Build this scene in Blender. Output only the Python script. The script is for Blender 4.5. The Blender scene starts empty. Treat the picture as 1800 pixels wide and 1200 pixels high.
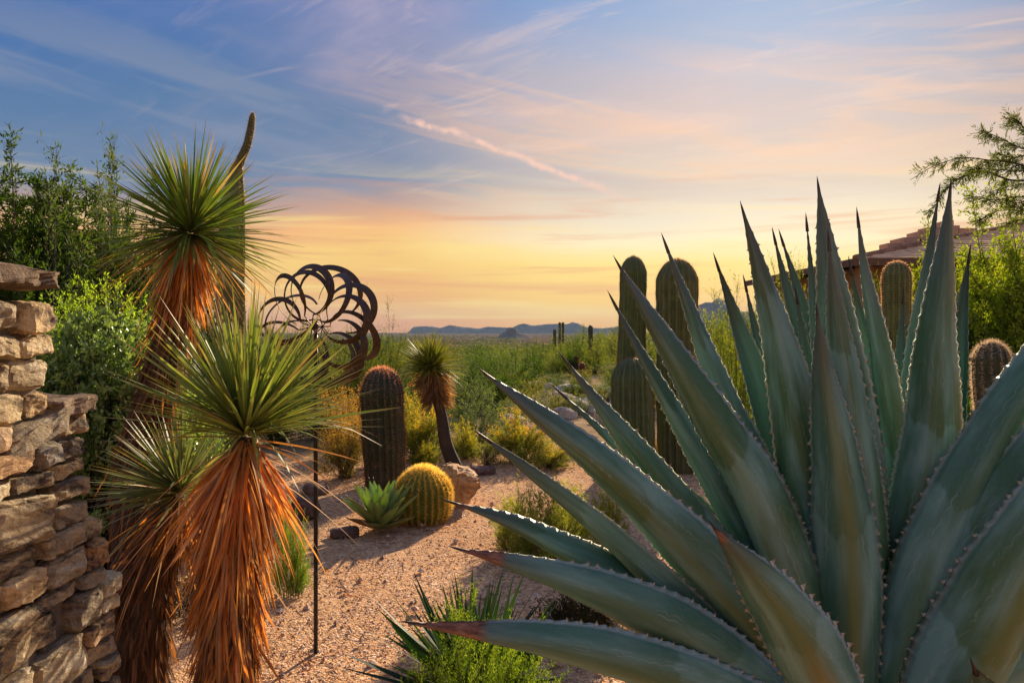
import bpy, math, random
import numpy as np
from mathutils import Vector

# ------------------------------------------------------------------ camera, world, sun
SC = bpy.context.scene
COL = SC.collection
CAM_H = 1.6
F = 1200.0            # focal length in photo pixels (1800 wide)
HOR = 580.0           # horizon row in the photo
cam_d = bpy.data.cameras.new('camera')
cam = bpy.data.objects.new('camera', cam_d); COL.objects.link(cam)
cam.location = (0, 0, CAM_H); cam.rotation_euler = (math.pi / 2, 0, 0)
cam_d.sensor_width = 36; cam_d.lens = 24.0
cam_d.shift_y = -20 / 1800.0
cam_d.clip_start = 0.05; cam_d.clip_end = 60000
SC.camera = cam
SC.view_settings.view_transform = 'Standard'
SC.view_settings.look = 'None'
SC.view_settings.exposure = 0.98
SC.view_settings.gamma = 1.0
SC.view_settings.use_curve_mapping = False
SC.render.engine = 'CYCLES'
SC.cycles.use_denoising = True
SC.cycles.max_bounces = 6
SC.cycles.transparent_max_bounces = 6
SC.cycles.volume_bounces = 0

SUN_AZ = math.radians(21)      # to the right of the view direction
SUN_EL = math.radians(23)
sun_dir = Vector((math.sin(SUN_AZ) * math.cos(SUN_EL), math.cos(SUN_AZ) * math.cos(SUN_EL), math.sin(SUN_EL)))
sl = bpy.data.lights.new('sun', 'SUN'); sl.energy = 4.4; sl.angle = math.radians(0.7); sl.color = (1.0, 0.80, 0.56)
so = bpy.data.objects.new('sun', sl); COL.objects.link(so)
so.rotation_euler = sun_dir.to_track_quat('Z', 'Y').to_euler()
so.location = (5, 8, 12)


def lin(c):
    return tuple(((v / 255) / 12.92 if v / 255 <= 0.04045 else ((v / 255 + 0.055) / 1.055) ** 2.4) for v in c)


def pix_dir(px, py):
    return Vector(((px - 900) / F, 1.0, -(py - HOR) / F)).normalized()


class NT:
    """tiny helper round a node tree"""
    def __init__(self, tree):
        self.t = tree; self.n = tree.nodes; self.l = tree.links
    def node(self, typ, **kw):
        nd = self.n.new(typ)
        for k, v in kw.items():
            setattr(nd, k, v)
        return nd
    def put(self, sock, val):
        if hasattr(val, 'is_output') or isinstance(val, bpy.types.NodeSocket):
            self.l.new(val, sock)
        elif val is not None:
            if isinstance(val, (tuple, list)) and len(val) == 3 and sock.type == 'RGBA':
                val = (*val, 1)
            sock.default_value = val
    def math(self, op, a, b=None, c=None, clamp=False):
        nd = self.node('ShaderNodeMath', operation=op, use_clamp=clamp)
        self.put(nd.inputs[0], a)
        if b is not None: self.put(nd.inputs[1], b)
        if c is not None: self.put(nd.inputs[2], c)
        return nd.outputs[0]
    def vmath(self, op, a, b=None):
        nd = self.node('ShaderNodeVectorMath', operation=op)
        self.put(nd.inputs[0], a)
        if b is not None: self.put(nd.inputs[1], b)
        return nd.outputs['Value'] if op in ('DOT_PRODUCT', 'LENGTH', 'DISTANCE') else nd.outputs[0]
    def mix(self, fac, a, b, blend='MIX'):
        nd = self.node('ShaderNodeMix', data_type='RGBA', blend_type=blend)
        self.put(nd.inputs[0], fac); self.put(nd.inputs[6], a); self.put(nd.inputs[7], b)
        return nd.outputs[2]
    def smooth(self, x, a, b, lo=0.0, hi=1.0):
        nd = self.node('ShaderNodeMapRange', interpolation_type='SMOOTHSTEP')
        self.put(nd.inputs[0], x); self.put(nd.inputs[1], a); self.put(nd.inputs[2], b)
        self.put(nd.inputs[3], lo); self.put(nd.inputs[4], hi)
        return nd.outputs[0]
    def noise(self, vec, scale, detail=4, rough=0.55, dist=0.0):
        nd = self.node('ShaderNodeTexNoise')
        if vec is not None: self.put(nd.inputs['Vector'], vec)
        nd.inputs['Scale'].default_value = scale; nd.inputs['Detail'].default_value = detail
        nd.inputs['Roughness'].default_value = rough; nd.inputs['Distortion'].default_value = dist
        return nd.outputs['Fac']
    def voronoi(self, vec, scale, feature='F1', out='Distance'):
        nd = self.node('ShaderNodeTexVoronoi', feature=feature)
        if vec is not None: self.put(nd.inputs['Vector'], vec)
        nd.inputs['Scale'].default_value = scale
        return nd.outputs[out]
    def ramp(self, fac, stops, interp='LINEAR'):
        nd = self.node('ShaderNodeValToRGB')
        cr = nd.color_ramp; cr.interpolation = interp
        while len(cr.elements) < len(stops): cr.elements.new(0.5)
        for e, (p, c) in zip(cr.elements, stops):
            e.position = p; e.color = (*c, 1) if len(c) == 3 else c
        self.put(nd.inputs[0], fac)
        return nd.outputs[0]
    def comb(self, x, y, z):
        nd = self.node('ShaderNodeCombineXYZ')
        self.put(nd.inputs[0], x); self.put(nd.inputs[1], y); self.put(nd.inputs[2], z)
        return nd.outputs[0]
    def sep(self, v):
        nd = self.node('ShaderNodeSeparateXYZ'); self.put(nd.inputs[0], v)
        return nd.outputs[0], nd.outputs[1], nd.outputs[2]


def build_world():
    w = bpy.data.worlds.new('World'); SC.world = w; w.use_nodes = True
    w.cycles.sampling_method = 'MANUAL'; w.cycles.sample_map_resolution = 256
    t = NT(w.node_tree); t.n.clear()
    out = t.node('ShaderNodeOutputWorld')
    d = t.node('ShaderNodeTexCoord').outputs['Generated']
    x, y, z = t.sep(d)
    g = pix_dir(1290, 440)
    gh = Vector((g.x, g.y, 0)).normalized()
    hlen = t.math('SQRT', t.math('ADD', t.math('MULTIPLY', x, x), t.math('MULTIPLY', y, y)))
    hlen = t.math('MAXIMUM', hlen, 0.02)
    cosaz = t.math('DIVIDE', t.math('ADD', t.math('MULTIPLY', x, gh.x), t.math('MULTIPLY', y, gh.y)), hlen)
    az = t.math('ARCTAN2', x, y)
    # slow warping of the height so that the colour bands are not dead level
    warp = t.noise(t.comb(t.math('MULTIPLY', az, 1.6), t.math('MULTIPLY', z, 5.0), 3.7), 1.3, 3, 0.5)
    zz = t.math('ADD', z, t.math('MULTIPLY', t.math('SUBTRACT', warp, 0.5), 0.10))
    zz = t.math('ADD', zz, t.math('MULTIPLY', t.smooth(cosaz, 0.55, 0.95, 1.0, 0.0), 0.045))
    # far from the low sun
    A = t.ramp(zz, [(0.0, lin((220, 142, 88))), (0.03, lin((230, 160, 90))), (0.075, lin((240, 184, 98))),
                    (0.115, lin((248, 204, 110))), (0.150, lin((244, 180, 112))), (0.178, lin((200, 156, 130))),
                    (0.215, lin((112, 132, 158))), (0.32, lin((80, 116, 160))), (0.45, lin((54, 102, 172))),
                    (0.7, lin((74, 118, 180))), (1.0, lin((80, 120, 176)))])
    # towards the low sun
    B = t.ramp(zz, [(0.0, lin((238, 172, 84))), (0.04, lin((250, 204, 100))), (0.09, lin((254, 222, 122))),
                    (0.130, lin((250, 232, 186))), (0.17, lin((232, 218, 192))), (0.215, lin((222, 202, 178))),
                    (0.27, lin((194, 184, 180))), (0.35, lin((146, 168, 196))), (0.46, lin((112, 154, 206))),
                    (0.7, lin((96, 130, 190))), (1.0, lin((76, 114, 180)))])
    fac = t.smooth(cosaz, 0.87, 1.0)
    base = t.mix(fac, A, B)
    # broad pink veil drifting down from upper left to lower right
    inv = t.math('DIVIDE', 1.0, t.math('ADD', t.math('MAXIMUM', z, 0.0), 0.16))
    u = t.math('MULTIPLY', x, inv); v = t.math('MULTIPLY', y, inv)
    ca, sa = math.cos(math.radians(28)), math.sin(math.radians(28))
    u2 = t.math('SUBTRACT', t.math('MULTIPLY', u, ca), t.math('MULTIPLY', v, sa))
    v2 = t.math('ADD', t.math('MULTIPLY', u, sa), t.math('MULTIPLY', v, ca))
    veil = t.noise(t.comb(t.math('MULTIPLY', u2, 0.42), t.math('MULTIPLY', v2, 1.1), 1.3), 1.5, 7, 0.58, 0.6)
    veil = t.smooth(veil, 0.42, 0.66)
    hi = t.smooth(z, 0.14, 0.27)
    azw = t.math('MAXIMUM', t.smooth(az, -0.62, -0.12, 0.05, 1.0), t.smooth(z, 0.46, 0.75))  # second term adds veil over the unseen zenith, neutralising and lifting fill light
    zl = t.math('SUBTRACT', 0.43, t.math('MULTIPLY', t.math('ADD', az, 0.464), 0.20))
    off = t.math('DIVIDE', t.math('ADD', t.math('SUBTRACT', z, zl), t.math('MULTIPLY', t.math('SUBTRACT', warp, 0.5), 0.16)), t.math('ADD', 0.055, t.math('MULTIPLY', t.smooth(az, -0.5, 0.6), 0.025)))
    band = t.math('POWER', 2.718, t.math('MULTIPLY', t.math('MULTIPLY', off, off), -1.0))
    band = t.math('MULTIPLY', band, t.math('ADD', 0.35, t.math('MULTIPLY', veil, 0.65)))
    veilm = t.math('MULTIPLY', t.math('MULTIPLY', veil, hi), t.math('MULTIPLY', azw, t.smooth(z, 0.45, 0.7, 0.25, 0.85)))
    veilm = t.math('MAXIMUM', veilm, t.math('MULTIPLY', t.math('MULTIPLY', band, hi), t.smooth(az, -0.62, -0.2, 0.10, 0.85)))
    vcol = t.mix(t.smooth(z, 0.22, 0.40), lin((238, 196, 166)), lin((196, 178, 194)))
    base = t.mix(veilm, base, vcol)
    # fine feathered streaks
    fine = t.noise(t.comb(t.math('MULTIPLY', u2, 1.2), t.math('MULTIPLY', v2, 4.2), 8.1), 2.0, 8, 0.62, 0.8)
    finem = t.math('MULTIPLY', t.math('MULTIPLY', t.smooth(fine, 0.50, 0.70), hi), t.math('MULTIPLY', azw, 0.32))
    base = t.mix(finem, base, lin((236, 204, 188)))
    # grey blue and mauve sheets with peach lit edges
    sheet = t.noise(t.comb(t.math('ADD', t.math('MULTIPLY', az, 1.5), t.math('MULTIPLY', z, 2.2)), t.math('MULTIPLY', t.math('ADD', z, t.math('MULTIPLY', az, 0.13)), 9.5), 5.3), 1.25, 6, 0.52, 0.35)
    win = t.math('MULTIPLY', t.smooth(z, 0.145, 0.21), t.smooth(z, 0.30, 0.42, 1.0, 0.0))
    sm = t.math('MULTIPLY', t.math('MULTIPLY', t.smooth(sheet, 0.46, 0.60), win), t.math('SUBTRACT', 0.72, t.math('MULTIPLY', fac, 0.30)))
    base = t.mix(sm, base, t.mix(fac, lin((126, 138, 164)), lin((182, 172, 176))))
    em = t.math('MULTIPLY', t.smooth(t.math('ABSOLUTE', t.math('SUBTRACT', sheet, 0.445)), 0.0, 0.05, 1.0, 0.0), win)
    base = t.mix(t.math('MULTIPLY', em, t.smooth(az, -0.40, 0.0, 0.0, 0.30)), base, lin((244, 192, 150)))
    # long level bars of thin cloud near the horizon
    bars = t.noise(t.comb(t.math('MULTIPLY', az, 1.5), t.math('MULTIPLY', z, 26.0), 0.4), 1.7, 6, 0.55, 0.5)
    low = t.math('SUBTRACT', 1.0, t.smooth(z, 0.15, 0.25))
    warmm = t.math('MULTIPLY', t.smooth(bars, 0.52, 0.72), t.math('MULTIPLY', low, 0.60))
    base = t.mix(warmm, base, lin((252, 220, 128)))
    duskm = t.math('MULTIPLY', t.smooth(t.math('SUBTRACT', 1.0, bars), 0.52, 0.70), t.math('MULTIPLY', low, 0.55))
    base = t.mix(duskm, base, lin((222, 148, 104)))
    # an old contrail, drawn on the sky by direction
    a = pix_dir(700, 203); b = pix_dir(1085, 343)
    n = a.cross(b).normalized(); mid = (a + b).normalized(); along = (b - a).normalized()
    wob = t.noise(d, 7.0, 3, 0.5)
    dist = t.math('ADD', t.vmath('DOT_PRODUCT', d, tuple(n)), t.math('MULTIPLY', t.math('SUBTRACT', wob, 0.5), 0.035))
    s = t.vmath('DOT_PRODUCT', d, tuple(along))
    sa_, sb_ = a.dot(along), b.dot(along)
    tt = t.math('DIVIDE', t.math('SUBTRACT', s, sa_), sb_ - sa_)
    bow = t.math('MULTIPLY', t.math('MULTIPLY', tt, t.math('SUBTRACT', 1.0, tt)), -0.022)
    dist = t.math('SUBTRACT', dist, bow)
    ragged = t.noise(d, 60.0, 5, 0.6)
    wid = t.math('ADD', 0.003, t.math('MULTIPLY', ragged, 0.010))
    cm = t.math('SUBTRACT', 1.0, t.smooth(t.math('ABSOLUTE', dist), 0.0, wid))
    cm = t.math('MULTIPLY', cm, t.math('MULTIPLY', t.smooth(tt, -0.02, 0.10), t.math('SUBTRACT', 1.0, t.smooth(tt, 0.75, 1.15))))
    cm = t.math('MULTIPLY', cm, t.math('MULTIPLY', t.smooth(ragged, 0.25, 0.6), 1.0))
    base = t.mix(cm, base, lin((240, 196, 176)))
    sky = t.node('ShaderNodeTexSky', sky_type='NISHITA')
    sky.sun_disc = False; sky.sun_elevation = SUN_EL; sky.sun_rotation = SUN_AZ
    sky.air_density = 1.0; sky.dust_density = 1.5
    skys = t.mix(1.0, sky.outputs[0], (0.10, 0.10, 0.10), 'MULTIPLY')
    base = t.mix(0.05, base, skys)
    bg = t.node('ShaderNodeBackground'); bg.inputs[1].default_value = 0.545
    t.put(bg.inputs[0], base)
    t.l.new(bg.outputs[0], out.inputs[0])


build_world()

# ------------------------------------------------------------------ helpers
def P(px, py, d):
    """photo pixel and distance to a point of the place"""
    return np.array([(px - 900) / F * d, d, CAM_H - (py - HOR) / F * d])


def new_mesh(name, V, quads=None, tris=None, col=None, uv=None, smooth=True):
    me = bpy.data.meshes.new(name)
    V = np.asarray(V, np.float32)
    parts = []
    if quads is not None and len(quads): parts.append(np.asarray(quads, np.int32))
    if tris is not None and len(tris): parts.append(np.asarray(tris, np.int32))
    me.vertices.add(len(V)); me.vertices.foreach_set('co', V.ravel())
    loops = np.concatenate([p.ravel() for p in parts])
    tot = np.concatenate([np.full(len(p), p.shape[1], np.int32) for p in parts])
    start = np.concatenate([[0], np.cumsum(tot)[:-1]]).astype(np.int32)
    me.loops.add(len(loops)); me.loops.foreach_set('vertex_index', loops)
    me.polygons.add(len(tot)); me.polygons.foreach_set('loop_start', start)
    me.polygons.foreach_set('use_smooth', np.full(len(tot), smooth, bool))
    me.update(calc_edges=True); me.validate()
    if col is not None:
        col = np.asarray(col, np.float32)
        if col.shape[1] == 3: col = np.concatenate([col, np.ones((len(col), 1), np.float32)], 1)
        at = me.color_attributes.new('Col', 'FLOAT_COLOR', 'POINT')
        at.data.foreach_set('color', col.ravel())
    if uv is not None:
        l = me.uv_layers.new(name='UVMap')
        l.data.foreach_set('uv', np.asarray(uv, np.float32)[loops].ravel())
    return me


class MB:
    """collects vertices, faces and colours for one mesh"""
    def __init__(self):
        self.V = []; self.Q = []; self.T = []; self.C = []; self.n = 0
    def add(self, V, quads=None, tris=None, col=(0.5, 0.5, 0.5)):
        V = np.asarray(V, float).reshape(-1, 3)
        if quads is not None and len(quads): self.Q.append(np.asarray(quads, int) + self.n)
        if tris is not None and len(tris): self.T.append(np.asarray(tris, int) + self.n)
        c = np.asarray(col, float)
        if c.ndim == 1: c = np.tile(c, (len(V), 1))
        self.V.append(V); self.C.append(c[:, :3]); self.n += len(V)
    def mesh(self, name, off=None, smooth=True):
        V = np.concatenate(self.V)
        if off is not None: V = V - np.asarray(off)
        return new_mesh(name, V, np.concatenate(self.Q) if self.Q else None, np.concatenate(self.T) if self.T else None,
                        np.concatenate(self.C), smooth=smooth)
    def build(self, name, mat, parent=None, kind=None, smooth=True):
        off = world_loc(parent) if parent else None
        return link(name, self.mesh(name, off, smooth), mat, parent, kind)


def world_loc(o):
    p = np.zeros(3)
    while o is not None:
        p = p + np.array(o.location); o = o.parent
    return p


def link(name, me, mat, parent=None, kind=None):
    o = bpy.data.objects.new(name, me); COL.objects.link(o)
    if mat is not None and not me.materials: me.materials.append(mat)
    if parent is not None: o.parent = parent
    if kind: o['kind'] = kind
    return o


def tag(o, label, cat, group=None, kind=None):
    o['label'] = label; o['category'] = cat
    if group: o['group'] = group
    if kind: o['kind'] = kind
    return o


def thing(name, label, cat, loc=(0, 0, 0), group=None, rz=0.0, sc=1.0):
    o = bpy.data.objects.new(name, None); COL.objects.link(o)
    o.location = tuple(float(v) for v in loc); o.rotation_euler = (0, 0, rz)
    o.scale = sc if isinstance(sc, tuple) else (sc, sc, sc)
    o.empty_display_size = 0.1
    return tag(o, label, cat, group)


def norm(a):
    return a / np.maximum(np.linalg.norm(a, axis=-1, keepdims=True), 1e-9)


def catmull(pts, n):
    """arc-length resampled smooth curve through pts"""
    pts = np.asarray(pts, float)
    pp = np.concatenate([[2 * pts[0] - pts[1]], pts, [2 * pts[-1] - pts[-2]]])
    res = []
    for i in range(len(pts) - 1):
        p0, p1, p2, p3 = pp[i:i + 4]
        for t in np.linspace(0, 1, 24, endpoint=False):
            res.append(0.5 * (2 * p1 + (p2 - p0) * t + (2 * p0 - 5 * p1 + 4 * p2 - p3) * t * t + (3 * p1 - p0 - 3 * p2 + p3) * t ** 3))
    res.append(pts[-1]); res = np.array(res)
    s = np.concatenate([[0], np.cumsum(np.linalg.norm(np.diff(res[:, :3], axis=0), axis=1))])
    q = np.linspace(0, s[-1], n)
    return np.stack([np.interp(q, s, res[:, k]) for k in range(res.shape[1])], 1), s[-1]


def tube(mb, pts, rad, sides=6, col=(0.1, 0.08, 0.06), cap=True):
    pts = np.asarray(pts, float); n = len(pts)
    rad = np.broadcast_to(np.asarray(rad, float), (n,))
    T = norm(np.gradient(pts, axis=0))
    ref = np.array([0.31, 0.77, 0.2]); X = norm(np.cross(T, ref)); Y = np.cross(T, X)
    th = np.arange(sides) * 2 * math.pi / sides
    V = pts[:, None] + rad[:, None, None] * (np.cos(th)[None, :, None] * X[:, None] + np.sin(th)[None, :, None] * Y[:, None])
    i = np.arange(n - 1)[:, None] * sides; j = np.arange(sides)[None]; k = (j + 1) % sides
    Q = np.stack([i + j, i + k, i + sides + k, i + sides + j], -1).reshape(-1, 4)
    c = np.asarray(col, float)
    if c.ndim == 2: c = np.repeat(c, sides, 0)
    mb.add(V.reshape(-1, 3), Q, None, c)
    if cap:
        m = mb.n
        mb.add(np.stack([pts[0], pts[-1]]), None, None, c[[0, -1]] if c.ndim == 2 else c)
        b0 = m - n * sides; b1 = m - sides
        tr = [[m, b0 + (q + 1) % sides, b0 + q] for q in range(sides)] + [[m + 1, b1 + q, b1 + (q + 1) % sides] for q in range(sides)]
        mb.T.append(np.array(tr))


def leaves(mb, pos, d, length, width, rng, col, fold=0.0):
    """diamond shaped leaves: 4 vertices, one quad each"""
    N = len(pos)
    d = norm(d); r = rng.normal(size=(N, 3)); s = norm(np.cross(d, r)); up = np.cross(s, d)
    L = np.broadcast_to(length, (N,))[:, None]; W = np.broadcast_to(width, (N,))[:, None]
    a = pos; b = pos + d * L * 0.45 + s * W * 0.5 + up * W * fold; c = pos + d * L; e = pos + d * L * 0.45 - s * W * 0.5 + up * W * fold
    V = np.stack([a, b, c, e], 1).reshape(-1, 3)
    Q = np.arange(N * 4).reshape(N, 4)
    mb.add(V, Q, None, np.repeat(col, 4, 0) if np.ndim(col) == 2 else col)


def strips(mb, base, d, length, width, rng, c0, c1, droop=0.0, nseg=4, side=None, taper=1.0, c2=None, ctip=0.85, gut=0.0):
    """long narrow blades; c0 colour at the base, c1 outward, c2 at the tip"""
    N = len(base); d = norm(d)
    L = np.broadcast_to(length, (N,)); W = np.broadcast_to(width, (N,)); dr = np.broadcast_to(droop, (N,))
    if side is None: side = norm(np.cross(d, rng.normal(size=(N, 3)) * 0.6 + np.array([0, 0, 1.0])))
    up = np.cross(side, d)
    t = np.linspace(0, 1, nseg + 1)
    c = base[:, None] + d[:, None] * (L[:, None] * t)[..., None]
    c[..., 2] -= dr[:, None] * L[:, None] * t ** 2
    w = np.interp(t, [0, 0.12, 0.5, 0.8, 1], [0.9, 1, 0.9, 0.55, 0.06]) if taper == 1.0 else np.interp(t, [0, 1], [1, taper])
    off = side[:, None] * (W[:, None] * w * 0.5)[..., None]
    lift = up[:, None] * (W[:, None] * w * gut)[..., None]
    V = np.stack([c - off + lift, c + off + lift], 2)          # N, nseg+1, 2, 3
    idx = np.arange(N)[:, None] * (2 * (nseg + 1)); k = np.arange(nseg)[None] * 2
    b = idx + k
    Q = np.stack([b, b + 1, b + 3, b + 2], -1).reshape(-1, 4)
    c0 = np.broadcast_to(c0, (N, 3)); c1 = np.broadcast_to(c1, (N, 3))
    tt = np.clip(t * 2.2, 0, 1)[None, :, None]
    C = c0[:, None] * (1 - tt) + c1[:, None] * tt
    if c2 is not None:
        m = (np.clip((t - ctip) / (1 - ctip), 0, 1))[None, :, None]
        C = C * (1 - m) + np.broadcast_to(c2, (N, 3))[:, None] * m
    C = np.repeat(C[:, :, None], 2, 2).reshape(-1, 3)
    mb.add(V.reshape(-1, 3), Q, None, C)


def vnoise(p, seed=0, freq=1.0):
    """cheap smooth pseudo noise from sines, array in array out, about -1..1"""
    r = np.random.default_rng(seed); out = np.zeros(len(p))
    for k in range(5):
        w = r.normal(size=3) * freq * (1.0 + 0.55 * k); ph = r.uniform(0, 6.28)
        out += np.sin(p @ w + ph) / (1.0 + 0.5 * k)
    return out / 2.2


# ------------------------------------------------------------------ materials
def principled(name):
    m = bpy.data.materials.new(name); m.use_nodes = True
    t = NT(m.node_tree); b = t.n['Principled BSDF']
    return m, t, b


def bump(t, b, height, strength=0.4, dist=0.01):
    nd = t.node('ShaderNodeBump'); nd.inputs['Strength'].default_value = strength; nd.inputs['Distance'].default_value = dist
    t.put(nd.inputs['Height'], height); t.l.new(nd.outputs[0], b.inputs['Normal'])


def attr_mat(name, rough=0.6, trans=0.0, tgain=(1.3, 1.25, 0.6), var=0.15, spec=0.4, bumps=0.0, bscale=80, nscale=6.0):
    m, t, b = principled(name)
    c = t.node('ShaderNodeAttribute', attribute_name='Col').outputs['Color']
    tc = t.node('ShaderNodeTexCoord').outputs['Object']
    if var:
        nz = t.noise(tc, nscale, 3)
        c = t.mix(1.0, c, t.ramp(nz, [(0.3, (1 - var,) * 3), (0.7, (1 + var,) * 3)]), 'MULTIPLY')
    t.put(b.inputs['Base Color'], c)
    b.inputs['Roughness'].default_value = rough; b.inputs['Specular IOR Level'].default_value = spec
    if bumps: bump(t, b, t.noise(tc, bscale, 4), bumps, 0.01)
    if trans:
        tr = t.node('ShaderNodeBsdfTranslucent'); t.put(tr.inputs[0], t.mix(1.0, c, tgain, 'MULTIPLY'))
        mx = t.node('ShaderNodeMixShader'); mx.inputs[0].default_value = trans
        t.l.new(b.outputs[0], mx.inputs[1]); t.l.new(tr.outputs[0], mx.inputs[2])
        t.l.new(mx.outputs[0], t.n['Material Output'].inputs[0])
    return m


M = {}
M['leaf'] = attr_mat('shrub_leaf', 0.6, 0.5, (1.5, 1.42, 0.40), 0.2, 0.15)
M['glossleaf'] = attr_mat('hedge_leaf', 0.38, 0.35, (1.4, 1.4, 0.5), 0.2, 0.5)
M['dryleaf'] = attr_mat('dead_leaf', 0.7, 0.45, (1.75, 1.12, 0.42), 0.25, 0.25)
M['blade'] = attr_mat('yucca_blade', 0.5, 0.28, (1.5, 1.4, 0.5), 0.12, 0.3)
M['bark'] = attr_mat('bark', 0.85, 0, var=0.3, bumps=0.6, bscale=40)
M['cactus'] = attr_mat('cactus_skin', 0.5, 0, var=0.25, bumps=0.25, bscale=60, nscale=9)
_t = NT(M['cactus'].node_tree); _b = _t.n['Principled BSDF']; _src = _b.inputs['Base Color'].links[0].from_socket
_tc = _t.node('ShaderNodeTexCoord').outputs['Object']
_t.put(_b.inputs['Base Color'], _t.mix(_t.smooth(_t.noise(_tc, 7.0, 6, 0.65), 0.56, 0.68, 0.0, 0.75), _src, (0.17, 0.125, 0.075)))
M['spine'] = attr_mat('cactus_spine', 0.5, 0.5, (1.5, 1.2, 0.8), 0.1)
M['agaveleaf'] = attr_mat('small_agave_leaf', 0.42, 0.35, (1.4, 1.5, 0.6), 0.15)


def ground_mat():
    m, t, b = principled('desert_ground')
    tc = t.node('ShaderNodeTexCoord').outputs['Object']
    x, y, z = t.sep(tc)
    p2 = t.comb(x, y, 0)
    # decomposed granite: grains of several tints
    v1 = t.node('ShaderNodeTexVoronoi'); t.put(v1.inputs['Vector'], p2); v1.inputs['Scale'].default_value = 95
    v2 = t.node('ShaderNodeTexVoronoi'); t.put(v2.inputs['Vector'], p2); v2.inputs['Scale'].default_value = 42
    r1, g1, b1 = t.sep(v1.outputs['Color'])
    grain = t.ramp(r1, [(0.0, (0.32, 0.18, 0.105)), (0.22, (0.50, 0.295, 0.17)), (0.5, (0.62, 0.385, 0.225)),
                        (0.8, (0.72, 0.48, 0.30)), (1.0, (0.84, 0.63, 0.44))])
    r2, g2, b2 = t.sep(v2.outputs['Color'])
    stone = t.ramp(g2, [(0.0, (0.24, 0.15, 0.11)), (0.5, (0.52, 0.34, 0.235)), (1.0, (0.74, 0.56, 0.44))])
    gran = t.mix(t.smooth(b2, 0.62, 0.75), grain, stone)
    patch = t.noise(p2, 1.3, 4); patch2 = t.noise(p2, 7.0, 4)
    gran = t.mix(t.smooth(patch, 0.38, 0.7, 0, 0.45), gran, (0.54, 0.31, 0.175))
    gran = t.mix(t.smooth(patch2, 0.52, 0.75, 0, 0.40), gran, (0.27, 0.165, 0.115))
    # beyond the garden: pale desert soil and dry scrub litter, then the broad plain
    n1 = t.noise(p2, 0.45, 6, 0.6); n2 = t.noise(p2, 3.0, 5)
    soil = t.ramp(n1, [(0.3, (0.20, 0.145, 0.085)), (0.5, (0.36, 0.27, 0.18)), (0.7, (0.62, 0.52, 0.42))])
    soil = t.mix(t.smooth(n2, 0.5, 0.7, 0, 0.5), soil, (0.16, 0.13, 0.07))
    rr = t.math('SQRT', t.math('ADD', t.math('MULTIPLY', x, x), t.math('MULTIPLY', y, y)))
    edge = t.math('ADD', y, t.math('MULTIPLY', t.math('SUBTRACT', n2, 0.5), 1.0))
    c = t.mix(t.smooth(edge, 8.3, 8.9), gran, soil)
    n3 = t.noise(t.comb(t.math('MULTIPLY', x, 0.004), t.math('MULTIPLY', y, 0.0012), 0), 4.0, 8, 0.68)
    plain = t.ramp(n3, [(0.34, (0.035, 0.035, 0.018)), (0.48, (0.085, 0.065, 0.035)), (0.57, (0.17, 0.11, 0.065)), (0.68, (0.42, 0.30, 0.20))])
    c = t.mix(t.smooth(rr, 120, 400), c, plain)
    c = t.mix(1.0, c, (1.05, 0.98, 0.85), 'MULTIPLY')
    t.put(b.inputs['Base Color'], c)
    b.inputs['Roughness'].default_value = 0.95; b.inputs['Specular IOR Level'].default_value = 0.0
    h = t.math('ADD', t.math('MULTIPLY', v1.outputs['Distance'], -1.0), t.math('MULTIPLY', t.math('MULTIPLY', v2.outputs['Distance'], -2.0), t.smooth(b2, 0.62, 0.75)))
    h = t.math('ADD', h, t.math('MULTIPLY', patch2, 1.2))
    bump(t, b, h, 0.65, 0.010)
    return m


def rock_mat(name, ramp, scale=4.0, rough=0.85, strata=False, tint=None):
    m, t, b = principled(name)
    tc = t.node('ShaderNodeTexCoord').outputs['Object']
    oi = t.node('ShaderNodeObjectInfo')
    x, y, z = t.sep(tc)
    sh = t.vmath('ADD', tc, t.comb(t.math('MULTIPLY', oi.outputs['Random'], 31.0), t.math('MULTIPLY', oi.outputs['Random'], 17.0), 0))
    if strata:
        sx, sy, sz = t.sep(sh)
        sh2 = t.comb(sx, t.math('MULTIPLY', sy, 0.8), t.math('MULTIPLY', t.math('ADD', sz, t.math('MULTIPLY', sy, 0.35)), 3.2))
    else:
        sh2 = sh
    n = t.noise(sh2, scale, 8, 0.66, 0.8)
    n2 = t.noise(sh, scale * 9, 6, 0.7)
    f = t.math('ADD', t.math('MULTIPLY', n, 0.75), t.math('MULTIPLY', n2, 0.25))
    if tint:
        f = t.math('ADD', f, t.math('MULTIPLY', t.math('SUBTRACT', oi.outputs['Random'], 0.5), 0.10))
    c = t.ramp(f, ramp)
    if tint:
        k = t.math('FRACT', t.math('MULTIPLY', oi.outputs['Random'], 7.31))
        c = t.mix(1.0, c, t.ramp(k, tint), 'MULTIPLY')
    speck = t.noise(sh, scale * 30, 3, 0.6)
    c = t.mix(t.smooth(speck, 0.58, 0.72, 0, 0.5), c, (0.06, 0.045, 0.035))
    t.put(b.inputs['Base Color'], c)
    b.inputs['Roughness'].default_value = rough; b.inputs['Specular IOR Level'].default_value = 0.25
    bump(t, b, t.math('ADD', n, t.math('MULTIPLY', n2, 0.7)), 1.0, 0.03)
    return m


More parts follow.
